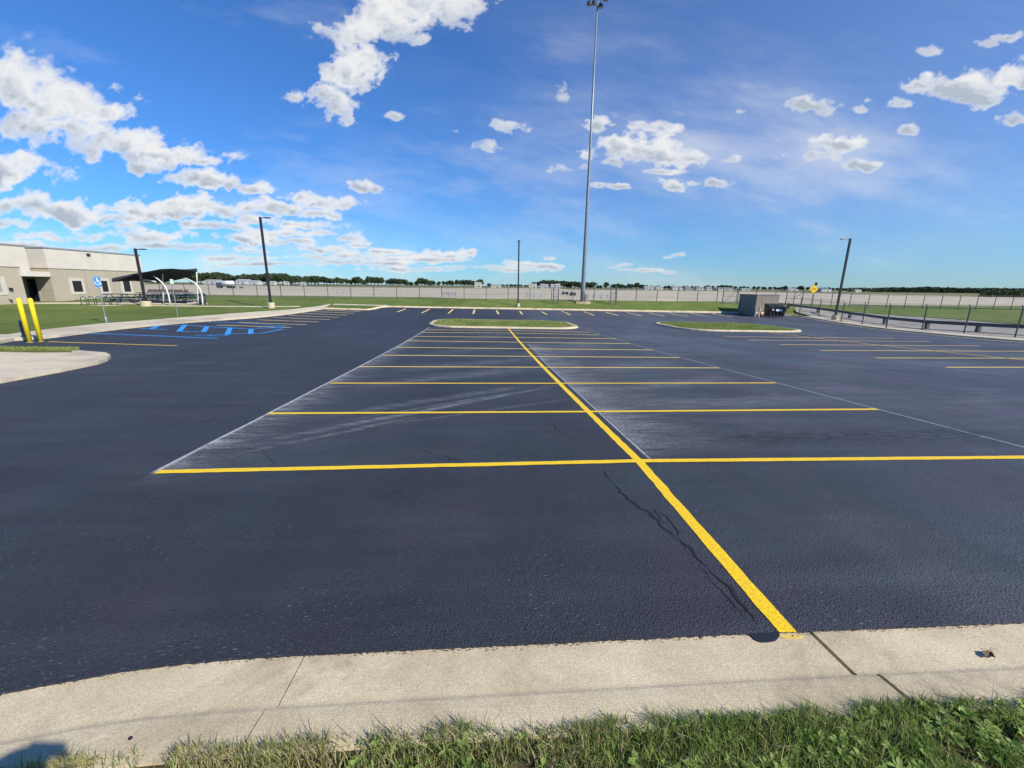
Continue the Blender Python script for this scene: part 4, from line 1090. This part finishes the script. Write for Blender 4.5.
for px, py, w, lb in ((565, 294.6, 6.2, 'dark equipment cart on the apron left of the mast, the left of two'), (572.8, 295.6, 5.2, 'dark equipment cart on the apron nearest the mast, the right of two')):
    p = G2(px, py); k = p.y/F; L = w*k; t = thing('equipment_cart', lb, 'cart', p, .2, 'equipment carts on the apron')
    MB().box((0, 0, .45), (L*.9, .9, .35)).build('body', M['bin'], t, bevel=.04)
    MB().box((-L*.12, 0, .76), (L*.4, .7, .32), taper=.75).build('engine_cover', M['grey'], t)
    for x_ in (-.32, .32):
        for s in (-1, 1): MB().tube([(x_*L, s*.38, .2), (x_*L, s*.5, .2)], .2, 10).build('wheel', M['rubber'], t)
    MB().tube([(L*.45, 0, .3), (L*.75, 0, .12)], .03, 6).build('tow_bar', M['dark'], t)
first = None
for i, px in enumerate((150.5, 155, 159.5, 163.5, 167.5, 172, 176.5, 181, 186)):
    p = G2(px, 291.8+.02*i)
    if first is None:
        o = thing('barricade', 'x', 'barricade', p, .1)
        MB().box((0, 0, .28), (.85, .25, .42), taper=.7).build('body', vary('dark_red_plastic', (.10, .045, .04), .6), o)
        MB().box((0, 0, .06), (1.0, .45, .1)).build('base', M['rubber'], o)
        first = o
    else: o = copy_tree(first); o.location = p
    tag(o, 'low dark barricade in the row on the apron seen under the shade canopy', 'barricade', 'barricades in a row on the apron')
first = None
for (pa, pb, py), lb in zip(((336.5, 350, 293.2), (441.5, 456, 296.3), (526.6, 541, 296.6), (593.5, 608, 298.4)), ('long grey barrier panel on the apron, leftmost of four', 'long grey barrier panel on the apron, second from the left', 'long grey barrier panel on the apron between the middle light pole and the mast', 'long grey barrier panel on the apron right of the mast')):
    a, b = G2(pa, py), G2(pb, py); L = (b-a).length; t = thing('barrier', lb, 'barrier', (a+b)/2, math.atan2(b.y-a.y, b.x-a.x), 'barrier panels on the apron')
    for z_ in (.28, .55): MB().box((0, 0, z_), (L, .06, .2)).build('rail', M['grey'], t)
    for s in (-.48, 0, .48): MB().box((s*L, .05, .33), (.1, .12, .7)).build('post', M['galvd'], t)

# far buildings: (px0, px1, y_top, y_base, distance, wall colour, label)
walls = {'w': vary('far_white_cladding', (.48, .48, .47), .7, .05, .05), 'c': vary('far_cream_cladding', (.60, .55, .42), .7, .05, .05), 'g': vary('far_green_cladding', (.24, .33, .25), .7, .05, .05)}
fb_ = [(203, 216, 279.3, 282.6, 430, 'w', 'leftmost low white hangar under the distant trees'), (235, 246, 279.0, 282.6, 430, 'w', 'long white hangar just left of the tall left light pole'), (248, 257, 280.3, 283.0, 420, 'w', 'small white hangar touching the tall left light pole'), (269, 274, 281, 283.2, 430, 'w', 'small white shed right of the tall left light pole'), (284, 289, 281.4, 283.4, 440, 'c', 'small cream shed under the left treeline'), (300, 305, 281.8, 283.7, 440, 'w', 'tiny white shed under the middle of the left treeline'),
       (474.5, 481, 282.0, 285.6, 420, 'c', 'cream house at the end of the trees left of the middle pole'), (491, 501, 284.0, 286.0, 430, 'c', 'long low cream shed between the tree groups left of the middle pole'), (529, 537, 283.5, 286.6, 430, 'c', 'cream house left of the wooded patch behind the mast'), (540.5, 548.5, 283.9, 286.6, 400, 'w', 'white gabled house before the wooded patch'), (551, 554.5, 284, 286.7, 400, 'w', 'narrow white house between two gabled houses'), (555.5, 560.5, 283.6, 286.7, 400, 'w', 'white gabled house nearest the mast'),
       (645, 654, 286.2, 288.2, 600, 'w', 'white hangar right of the last tall tree'), (656, 663, 286.4, 288.3, 600, 'w', 'second white hangar right of the last tall tree'), (673, 683, 286.3, 288.5, 600, 'w', 'wide white hangar in the middle of the right skyline'), (686, 692, 286.4, 288.6, 600, 'g', 'green grey shed on the right skyline'), (697, 704, 286.6, 288.7, 600, 'w', 'white hangar left of the dumpster enclosure on the skyline'), (707, 712, 286.8, 288.9, 600, 'w', 'small white shed above the gate on the skyline'), (718, 733, 287.5, 289.4, 600, 'w', 'long white hangar above the dumpster enclosure'), (742, 750, 287.9, 289.8, 600, 'w', 'white hangar behind the dumpster enclosure'), (787, 799, 288.2, 290.2, 600, 'w', 'long white hangar left of the yellow sign'), (822, 832, 288.6, 290.7, 600, 'w', 'white hangar left of the right light pole'), (856, 862, 289.5, 291.3, 600, 'c', 'small pale shed right of the right light pole')]
for (a, b, yt, yb, dd, cc, lb) in fb_:
    A, B = Dp(a, yt, dd), Dp(b, yt, dd); zb_ = H(A.x, dd)-.16; h = A.z-zb_; w = (B-A).length; c = (A+B)/2
    t = thing('distant_building', lb, 'building', (c.x, c.y, zb_)); dep = min(w, 14)
    hh_ = h*.72
    MB().box((0, dep/2, hh_/2), (w, dep, hh_)).build('wall', walls[cc], t)
    MB().add([(-w/2-.3, -.3, hh_), (w/2+.3, -.3, hh_), (w/2+.3, dep+.3, hh_), (-w/2-.3, dep+.3, hh_), (-w/2, dep/2, h), (w/2, dep/2, h)], [[0, 1, 5, 4], [2, 3, 4, 5], [0, 4, 3], [1, 2, 5], [0, 3, 2, 1]]).build('roof', M['shingle'], t)
    MB().box((w*.15, -.04, hh_*.36), (w*.22, .08, hh_*.7)).build('door', M['grey'], t)
    MB().box((-w*.25, -.04, hh_*.6), (w*.1, .08, hh_*.25)).build('window', M['glass'], t)

# ------------------------------------------------------------------ trees
m = mat('tree_leaves', (.05, .08, .03), .8, 0, .15); n = N(m); at = n.new('ShaderNodeAttribute'); at.attribute_name = 'tint'
oi = n.new('ShaderNodeObjectInfo').outputs['Random']
cc = n.ramp(at.outputs['Fac'], [(0, (.032, .056, .030)), (.5, (.052, .082, .034)), (1, (.088, .118, .045))]); cc = n.mix(n.math('MULTIPLY', oi, .5), cc, (.045, .058, .035)); n.base(cc)
M['leaves'] = m; M['bark'] = vary('tree_bark', (.09, .07, .05), .9, .2, 3)
def leaf_cloud(rng, lobes, n, size, zmin):
    """many small leaf clump faces spread through overlapping uneven lobes"""
    V = []; T = []; F_ = []
    tot = sum(l[3]**2*l[4] for l in lobes)
    for (cx, cy, cz, r, rz) in lobes:
        k = int(n*r*r*rz/tot); d = rng.normal(size=(k, 3)); d /= np.linalg.norm(d, axis=1)[:, None]
        rad = rng.uniform(.55, 1.06, k)**.8; P = d*rad[:, None]*np.array([r, r, rz])+np.array([cx, cy, cz])
        P = P[P[:, 2] > zmin]
        tn = rng.uniform(0, 1, len(P))
        for p, t_ in zip(P, tn):
            a = rng.normal(size=3); a /= np.linalg.norm(a); b = np.cross(a, rng.normal(size=3)); b /= np.linalg.norm(b); s = size*rng.uniform(.5, 1.3)
            i = len(V); V += [tuple(p-a*s), tuple(p+b*s*.7), tuple(p+a*s), tuple(p-b*s*.7)]; F_.append([i, i+1, i+2, i+3]); T += [t_]*4
    return V, F_, T
def tree_proto(seed, H_, R_, slender):
    rng = np.random.default_rng(seed); rd = random.Random(seed)
    t = thing('tree', 'x', 'tree')
    mb = MB().tube([(0, 0, -.3), (0, 0, H_*.3), (.2, .1, H_*.7)], [.4, .3, .12], 7)
    for k in range(5): a = rd.uniform(0, 6.28); mb.tube([(0, 0, H_*(.25+.08*k)), (math.cos(a)*R_*.6, math.sin(a)*R_*.6, H_*(.5+.07*k))], [.15, .05], 5)
    mb.build('trunk', M['bark'], t)
    lobes = [(0, 0, H_*.62, R_*.62, H_*.34)]
    for k in range(9):
        a = rd.uniform(0, 6.28); q = rd.uniform(.35, .72)*R_; lobes.append((q*math.cos(a), q*math.sin(a), H_*rd.uniform(.32, .82), R_*rd.uniform(.28, .46), H_*rd.uniform(.12, .2)))
    V, F_, T = leaf_cloud(rng, lobes, 1500, .5 if slender else .6, H_*.08)
    o = MB().add(V, F_).build('crown', M['leaves'], t); add_attr(o.data, T); return t
protos = [tree_proto(1, 12, 6.0, False), tree_proto(2, 12, 5.0, False), tree_proto(3, 12, 4.0, True), tree_proto(4, 12, 7.0, False)]
usedp = [False]*4; NT = [0]
def put_tree(px, topy, dist, label, group, wide=1.0):
    k = random.randrange(4); o = protos[k] if not usedp[k] else copy_tree(protos[k]); usedp[k] = True
    r = Dp(px, topy, dist); zb_ = H(r.x, r.y)-.16; h = r.z-zb_; s = h/11.6
    o.location = (r.x, r.y, zb_); o.scale = (s*wide, s*wide, s); o.rotation_euler = (0, 0, random.uniform(0, 6.28)); tag(o, label, 'tree', group); NT[0] += 1
def row(x0, x1, prof, step, dist, label, group, wide=1.0, jit=1.0):
    x_ = x0
    while x_ < x1:
        ty = np.interp(x_, [p[0] for p in prof], [p[1] for p in prof])
        put_tree(x_+random.uniform(-1, 1), ty+random.uniform(-.4, 1.0)*jit, dist*random.uniform(.92, 1.1), label, group, wide); x_ += step*random.uniform(.75, 1.25)
row(190, 330, [(190, 272.5), (212, 272), (222, 272.5), (232, 275.5), (240, 274), (262, 273.8), (275, 272.6), (283, 273), (292, 275), (300, 276), (312, 275.2), (325, 276.5), (330, 277)], 3.6, 480, 'dark green broadleaf tree in the dense left part of the distant treeline', 'trees in the dense left treeline', 1.15)
row(330, 384, [(330, 277), (340, 277.5), (350, 278.5), (354, 276.3), (361, 277), (364, 280), (369, 275.5), (376, 276.2), (383, 277.5)], 3.4, 520, 'dark tree in the treeline left of the gap before the middle stalls', 'trees left of the first gap')
row(388.5, 408, [(388, 279), (396, 277.8), (404, 278.8), (408, 281.5)], 3.2, 560, 'dark tree in the small clump right of the first gap in the treeline', 'trees of the clump after the first gap')
row(409, 482, [(409, 281.5), (415, 281), (418, 278), (424, 277.6), (430, 280), (440, 281), (448, 279.8), (460, 279.6), (470, 280.2), (480, 279.2), (482, 281)], 3.5, 560, 'distant tree in the line above the far end of the left aisle', 'trees above the left aisle')
for x_, ty in ((488, 283), (490.5, 283.4)): put_tree(x_, ty, 520, 'small lone tree between the cream house and the middle light pole', 'lone trees left of the middle pole', .8)
row(501, 530, [(501, 284), (515, 284.3), (530, 284.6)], 3, 700, 'tiny distant tree in the low line behind the middle light pole', 'low trees behind the middle pole', 1.3, .5)
row(535, 592, [(535, 281.5), (545, 280), (560, 280.2), (570, 281.2), (580, 281.6), (592, 281.5)], 3.2, 470, 'dark tree in the wooded patch behind the floodlight mast', 'trees of the patch behind the mast', 1.1)
put_tree(593.5, 281.8, 470, 'rounded tree just right of the floodlight mast', None)
put_tree(598, 285, 500, 'short bush like tree between two rounded trees right of the mast', None, 1.3); put_tree(600.5, 285.2, 500, 'low tree right of the mast, the lower of the two small ones', None, 1.1)
put_tree(606, 282, 470, 'narrow rounded tree standing alone right of the mast', None, 1.1)
row(613, 642, [(613, 284), (618, 283), (622, 284), (626, 284.5), (637, 281.8), (642, 284)], 3.0, 500, 'dark tree in the last tall clump of the treeline right of the mast', 'trees of the last tall clump')
row(643, 850, [(643, 284.5), (660, 285.3), (700, 285.6), (722, 285.0), (740, 286), (757, 286), (775, 286.6), (800, 286.8), (850, 287.8)], 4.4, 780, 'tiny far tree in the low skyline on the right', 'low trees of the right skyline', 1.25, .6)
for x_ in (669, 785.5, 802): put_tree(x_, 285.2 if x_ < 700 else 285.6, 600, 'dark tree standing up out of the low right skyline', 'taller trees of the right skyline')
# far wood on the right and the nearer dark copse
def wood(name, pxs, dist, depth, n, size, label, seed):
    rng = np.random.default_rng(seed); lobes = []
    for i in range(len(pxs)-1):
        (x0, t0), (x1, t1) = pxs[i], pxs[i+1]; k = max(1, int((x1-x0)/2.2))
        for j in range(k):
            f = j/k; r = Dp(x0+(x1-x0)*f, t0+(t1-t0)*f+rng.uniform(-.3, .6), dist); y_ = dist+rng.uniform(0, depth); zb_ = H(r.x, y_)-.2; h = r.z-zb_
            s = y_/dist; lobes.append((r.x*s, y_, zb_+h*.5*s, h*rng.uniform(.5, .9)*s, h*.52*s))
    V, F_, T = leaf_cloud(rng, lobes, n, size, -3.2)
    o = MB().add(V, F_).build(name, M['leaves']); add_attr(o.data, T); return tag(o, label, 'woodland', None, 'stuff')
wood('woodland', [(850, 287.6), (870, 287.8), (900, 287.4), (930, 287.0), (960, 288.0), (1000, 288.2), (1060, 288.6), (1150, 289)], 640, 60, 30000, 1.1, 'low dark far off wood along the right horizon', 5)
wood('woodland', [(982, 293.5), (990, 290.5), (1005, 289.4), (1024, 289.2), (1060, 289), (1120, 289.5)], 210, 18, 14000, .45, 'nearer dark green copse at the right edge of the horizon', 6)

# ------------------------------------------------------------------ the photographer, whose shadow falls on the kerb
def person():
    me = bpy.data.meshes.new('person'); zf = H(0, -.3)+.06
    J = {'pel': (.0, -.42, zf+1.034), 'sp1': (0, -.42, zf+1.213), 'sp2': (0, -.41, zf+1.414), 'neck': (0, -.33, zf+1.583), 'head0': (-.02, -.24, zf+1.72), 'head1': (-.03, -.19, zf+1.84), 'head2': (-.03, -.17, zf+1.93),
         'shl': (-.19, -.41, zf+1.530), 'ell': (-.27, -.26, zf+1.709), 'wrl': (-.12, -.16, zf+1.74), 'hal': (-.09, -.12, zf+1.81), 'shr': (.19, -.41, zf+1.530), 'elr': (.27, -.26, zf+1.709), 'wrr': (.12, -.16, zf+1.74), 'har': (.09, -.12, zf+1.81),
         'hil': (-.10, -.42, zf+0.981), 'knl': (-.12, -.38, zf+0.527), 'anl': (-.13, -.42, zf+0.095), 'tol': (-.15, -.24, zf+0.042), 'hir': (.10, -.42, zf+0.981), 'knr': (.12, -.40, zf+0.527), 'anr': (.13, -.44, zf+0.095), 'tor': (.15, -.26, zf+0.042)}
    E_ = [('pel', 'sp1'), ('sp1', 'sp2'), ('sp2', 'neck'), ('neck', 'head0'), ('head0', 'head1'), ('head1', 'head2'), ('sp2', 'shl'), ('shl', 'ell'), ('ell', 'wrl'), ('wrl', 'hal'), ('sp2', 'shr'), ('shr', 'elr'), ('elr', 'wrr'), ('wrr', 'har'), ('pel', 'hil'), ('hil', 'knl'), ('knl', 'anl'), ('anl', 'tol'), ('pel', 'hir'), ('hir', 'knr'), ('knr', 'anr'), ('anr', 'tor')]
    R_ = {'pel': .15, 'sp1': .14, 'sp2': .15, 'neck': .06, 'head0': .085, 'head1': .12, 'head2': .10, 'sh': .085, 'el': .065, 'wr': .042, 'ha': .05, 'hi': .10, 'kn': .06, 'an': .045, 'to': .035}
    ks = list(J); me.from_pydata([J[k] for k in ks], [(ks.index(a), ks.index(b)) for a, b in E_], [])
    o = bpy.data.objects.new('person', me); C.objects.link(o)
    sk = o.modifiers.new('skin', 'SKIN')
    for i, k in enumerate(ks):
        r = R_.get(k, R_.get(k[:2], .05)); me.skin_vertices[0].data[i].radius = (r, r); me.skin_vertices[0].data[i].use_root = (i == 0)
    sk.use_smooth_shade = True; sb = o.modifiers.new('sub', 'SUBSURF'); sb.levels = 2; sb.render_levels = 2
    me.materials.append(vary('blue_work_clothes', (.06, .08, .13), .9, .1, 4))
    tag(o, 'person standing on the verge behind the camera, arms raised to take the picture', 'person')
person()
ph = thing('phone', 'black phone held up by the person behind the camera', 'phone', (0.0, -.075, -.10))
MB().box((0, 0, 0), (.16, .009, .078)).build('body', M['rubber'], ph, bevel=.003)
MB().box((0, -.0055, 0), (.15, .001, .07)).build('screen', M['glass'], ph)

# ------------------------------------------------------------------ sky with clouds
sd = Vector((.645, -.46, .61)).normalized()      # towards the sun
el = math.asin(sd.z); 
sc = bpy.context.scene
w = bpy.data.worlds.new('World'); sc.world = w; w.use_nodes = True; nt = w.node_tree
sky = nt.nodes.new('ShaderNodeTexSky'); sky.sky_type = 'NISHITA'; sky.sun_disc = False
sky.sun_elevation = el; sky.sun_rotation = math.atan2(sd.x, sd.y); sky.altitude = 200; sky.air_density = 1.25; sky.dust_density = 0; sky.ozone_density = 10
bg = nt.nodes['Background']; tn = nt.nodes.new('ShaderNodeMix'); tn.data_type = 'RGBA'; tn.blend_type = 'MULTIPLY'; tn.inputs[0].default_value = 1; tn.inputs[7].default_value = (.47, .80, 1.10, 1); nt.links.new(sky.outputs[0], tn.inputs[6]); nt.links.new(tn.outputs[2], bg.inputs[0]); bg.inputs[1].default_value = .090
sl = bpy.data.lights.new('sun', 'SUN'); sl.energy = 4.4; sl.angle = math.radians(.53); sl.color = (1, .95, .86)
so = bpy.data.objects.new('sun', sl); C.objects.link(so); so.rotation_euler = sd.to_track_quat('Z', 'Y').to_euler(); so.location = sd*50

def cloud_dome():
    st_ = .1; az = np.radians(np.arange(-64, 64.01, st_)); e = np.radians(np.arange(.2, 36, st_))
    A, E = np.meshgrid(az, e); dx, dy, dz = np.sin(A)*np.cos(E), np.cos(A)*np.cos(E), np.sin(E)
    # coverage worked out in a frame close to the picture's own angles
    c, s = math.cos(PIT), math.sin(PIT); fw = c*dy-s*dz; up = s*dy+c*dz; u = dx/fw; v = -up/fw
    c, s = math.cos(ROL), math.sin(ROL); X = 512+F*(c*u-s*v); Y = 384+F*(s*u+c*v)
    n1 = fbm(X, Y, 1/38, 6, 40, .6)-.5; n2 = fbm(X, Y, 1/38, 6, 60, .6)-.5; n3 = fbm(X, Y*1.5, 1/14, 6, 80, .62)-.5
    blobs = [(8, 88, 62, 34, 1), (60, 104, 62, 22, 1), (108, 110, 34, 13, 1), (40, 126, 70, 16, 1), (105, 143, 60, 17, 1), (160, 160, 55, 11, 1), (150, 170, 20, 8, .8), (200, 163, 22, 6, .9),
             (10, 173, 48, 17, 1), (0, 165, 30, 12, 1), (212, 181, 32, 10, 1), (252, 187, 30, 6, .85), (360, 183.5, 23, 7.5, 1), (330, 201, 36, 8, .95), (300, 196, 18, 6, .8),
             (20, 209, 48, 12, 1), (75, 215, 50, 12, 1), (110, 222, 40, 6, .8), (150, 214, 34, 10, 1), (200, 213, 48, 13, 1), (250, 206, 44, 11, 1), (286, 208, 28, 9, 1), (245, 219, 40, 7, .9), (315, 214, 24, 6, .8),
             (60, 238, 50, 6, .6), (150, 238, 50, 7, .75), (232, 240, 32, 6, .8), (262, 232, 30, 6, .75), (290, 243, 22, 5, .8), (250, 250, 26, 4, .6), (345, 238, 22, 7, .85), (365, 245, 22, 4, .75), (330, 250, 30, 4, .6), (190, 248, 40, 4, .5), (380, 252, 28, 4, .6), (300, 258, 40, 3, .45), (350, 262, 30, 3, .4), (120, 228, 30, 4, .5), (10, 225, 20, 5, .6),
             (30, 247, 40, 5, .7), (95, 250, 40, 4, .6), (215, 228, 34, 6, .85), (300, 225, 30, 5, .8), (275, 233, 30, 5, .8), (318, 233, 18, 4, .7), (170, 246, 34, 4, .7), (235, 258, 40, 3.4, .7), (310, 250, 26, 4, .8), (352, 256, 30, 3, .7), (270, 264, 50, 2.6, .6), (390, 264, 34, 2.6, .6),
             (440, 255, 28, 5.5, .85), (466, 252, 14, 5, .9), (430, 260, 34, 3.5, .7), (395, 260, 20, 3, .6), (512, 263, 24, 4.5, .8), (545, 266, 18, 3.5, .7), (480, 267, 26, 2.6, .5), (548, 258, 6, 1.6, .6), (500, 270, 40, 2.5, .35), (415, 270, 40, 2.4, .35),
             (418, 6, 66, 22, 1), (388, 20, 46, 28, 1), (355, 32, 40, 18, .9), (348, 70, 28, 25, .92), (332, 104, 22, 18, .95), (445, 6, 30, 10, .95), (365, 52, 24, 14, .8), (424, 42, 12, 7, .4), (398, 118, 10, 4, .55), (292, 99, 8, 7, .4), (452, 130, 10, 4, .35), (502, 127, 17, 8, .62), (486, 146, 20, 6, .45), (562, 97, 9, 12, .5),
             (598, 124, 17, 8, .9), (640, 153, 42, 14, 1), (612, 161, 18, 7, .9), (682, 157, 21, 7, 1), (648, 132, 24, 8, .7), (664, 128, 16, 7, .5), (674, 187, 11, 6.5, .9), (712, 182, 13, 5.5, 1), (617, 187, 11, 3.5, .8), (600, 187, 10, 3, .5), (693, 184, 7, 3, .6), (730, 158, 9, 4, .4), (660, 172, 20, 3, .4), (570, 168, 18, 5, .3),
             (815, 109, 23, 9.5, 1), (842, 149, 44, 10, .95), (812, 158, 20, 6, .8), (862, 168, 27, 6.5, 1), (966, 88, 46, 16, 1), (1006, 76, 26, 16, 1), (930, 84, 22, 8, .8), (975, 99, 34, 6, .9), (906, 131, 10, 6.5, .9), (1016, 119, 13, 7, .95), (895, 103, 13, 5, .7), (985, 41, 14, 4.5, .75), (1010, 38, 20, 4.5, .7), (928, 51, 12, 4, .4), (860, 108, 8, 4, .4), (868, 101, 7, 3, .3), (740, 113, 14, 4, .22),
             (675, 254, 9, 2.5, .8), (668, 257, 8, 2, .6), (622, 265, 12, 2.6, .7), (608, 267, 14, 2, .5), (668, 272, 9, 2, .6), (635, 270, 24, 1.6, .4)]
    nz = lambda a: (a-a.mean())/a.std()
    n1, n2, n3 = nz(n1), nz(n2), nz(n3)
    n4 = nz(fbm(X, Y*1.35, 1/19, 6, 100, .58)); n5 = nz(fbm(X+Y*.3, Y*1.6, 1/60, 6, 130, .62))
    D = np.full(X.shape, -9.0)
    for (cx, cy, rx, ry, k) in blobs:
        wx = n1*min(rx, 34)*.20+n3*min(rx, 24)*.16; wy = n2*min(ry, 16)*.24+n3*min(ry, 12)*.16
        q = ((X+wx-cx)/(rx*1.06))**2; vy = (Y+wy-cy)/(ry*1.08); vy = np.where(vy > 0, vy*1.3, vy)   # flatter bases
        D = np.maximum(D, (1.08-(q+vy**2)**.75)*(.3+.7*k))
    D = np.maximum(D, -1.2)
    amp = .12+.13*np.clip(1-D, 0, 1)                     # ragged, see-through edges, denser hearts
    D2 = D+n4*amp+n1*.07
    cov = np.clip((D2-.02)/.95, 0, 1); cov = 1-(1-cov)**2.2
    # thin fragments drifting off the clouds
    near_c = np.clip((D+.9)/1.0, 0, 1)
    frag = np.clip((n4*.5+n5*.7-1.05)*.55, 0, .75)*near_c**2
    # veil of wisps
    cir = nz(fbm(X*.55+Y*.75, Y*2.1-X*.55, 1/150, 7, 120, .62)); patch = nz(fbm(X, Y, 1/260, 3, 140))
    band_ = np.exp(-((X-690)/270)**2)*np.clip((Y+40)/160, 0, 1)*np.clip(1.25-Y/290, 0, 1)
    veil = np.clip(.085+.065*cir+.035*patch, 0, .5)*band_+.015
    veil += np.clip((cir-.2)*.09, 0, .3)*np.clip(.7+patch*.6, 0, 1)
    lowm = np.clip((Y-215)/60, 0, 1)*np.clip((560-X)/300, 0, 1)*np.clip(.16+.16*n5, 0, .6)
    rightm = np.clip((X-430)/480, 0, 1)*(.15+.03*np.clip(cir, -1, 2))*np.clip(1.15-abs(Y-170)/330, .4, 1)
    thin = 1-(1-np.clip(veil, 0, .45))*(1-lowm)*(1-np.clip(rightm, 0, .3))*(1-frag)
    cov = 1-(1-cov*.985)*(1-thin)
    thick = np.clip((D2-.1)*.95, 0, 1)
    sh2 = np.roll(thick, (4, 7), (0, 1))*.5+np.roll(thick, (9, 14), (0, 1))*.5
    lit = (sh2-thick)
    Ds = np.clip(D, -.3, 1); up_ = np.roll(Ds, 16, 0)-Ds
    tone = np.clip(.70+lit*.6+np.clip(up_, -.5, .4)*.22+n4*.035-np.clip(thick-.5, 0, 1)*.2, 0, 1)
    tone = np.where(thick < .03, 1.0, tone)
    R = 16000; V = np.stack([dx*R, dy*R, dz*R], -1).reshape(-1, 3); h, wd = X.shape
    idx = np.arange(h*wd).reshape(h, wd); q = np.stack([idx[:-1, :-1], idx[1:, :-1], idx[1:, 1:], idx[:-1, 1:]], -1).reshape(-1, 4)
    # keep only quads that hold some cloud
    cf = cov.ravel(); kq = cf[q].max(1) > .004; q = q[kq]
    me = bpy.data.meshes.new('sky'); me.vertices.add(len(V)); me.vertices.foreach_set('co', V.ravel())
    me.loops.add(len(q)*4); me.loops.foreach_set('vertex_index', q.ravel().astype(np.int32))
    me.polygons.add(len(q)); me.polygons.foreach_set('loop_start', (np.arange(len(q))*4).astype(np.int32)); me.update(calc_edges=True)
    for nm, a in (('cover', cov), ('tone', tone)):
        at_ = me.attributes.new(nm, 'FLOAT', 'POINT'); at_.data.foreach_set('value', a.ravel().astype(np.float32))
    m = bpy.data.materials.new('clouds'); m.use_nodes = True; n = N(m); n.n.remove(n.b)
    ac = n.new('ShaderNodeAttribute'); ac.attribute_name = 'cover'; a2 = n.new('ShaderNodeAttribute'); a2.attribute_name = 'tone'
    em = n.new('ShaderNodeEmission'); n.l(n.ramp(a2.outputs['Fac'], [(.12, (.52, .59, .69)), (.42, (.82, .86, .91)), (.66, (1.0, 1.0, 1.0))]), em.inputs[0]); em.inputs[1].default_value = .61
    tr = n.new('ShaderNodeBsdfTransparent'); mx = n.new('ShaderNodeMixShader'); n.l(ac.outputs['Fac'], mx.inputs[0]); n.l(tr.outputs[0], mx.inputs[1]); n.l(em.outputs[0], mx.inputs[2])
    n.l(mx.outputs[0], n.n['Material Output'].inputs[0]); me.materials.append(m)
    o = bpy.data.objects.new('sky', me); C.objects.link(o); st(o, 'scattered white cumulus clouds over a deep blue sky', 'sky')
cloud_dome()

# ------------------------------------------------------------------ camera and render
cam = bpy.data.cameras.new('camera'); co = bpy.data.objects.new('camera', cam); C.objects.link(co); sc.camera = co
cam.sensor_width = 36; cam.lens = F*36/1024; cam.clip_start = .05; cam.clip_end = 40000
c, s = math.cos(ROL), math.sin(ROL); cp, sp = math.cos(PIT), math.sin(PIT)
dn = Vector((0, -sp, -cp)); ex_ = Vector((1, 0, 0)); cx_ = ex_*c-dn*s; by = ex_*s+dn*c; fwd = Vector((0, cp, -sp))
co.matrix_world = Matrix(((cx_.x, -by.x, -fwd.x, 0), (cx_.y, -by.y, -fwd.y, 0), (cx_.z, -by.z, -fwd.z, 0), (0, 0, 0, 1)))
vs_ = sc.view_settings; vs_.view_transform = 'Standard'; vs_.look = 'None'; vs_.exposure = .53; vs_.gamma = 1; vs_.use_curve_mapping = False
sc.cycles.max_bounces = 6; sc.cycles.transparent_max_bounces = 16
print('trees', NT[0])
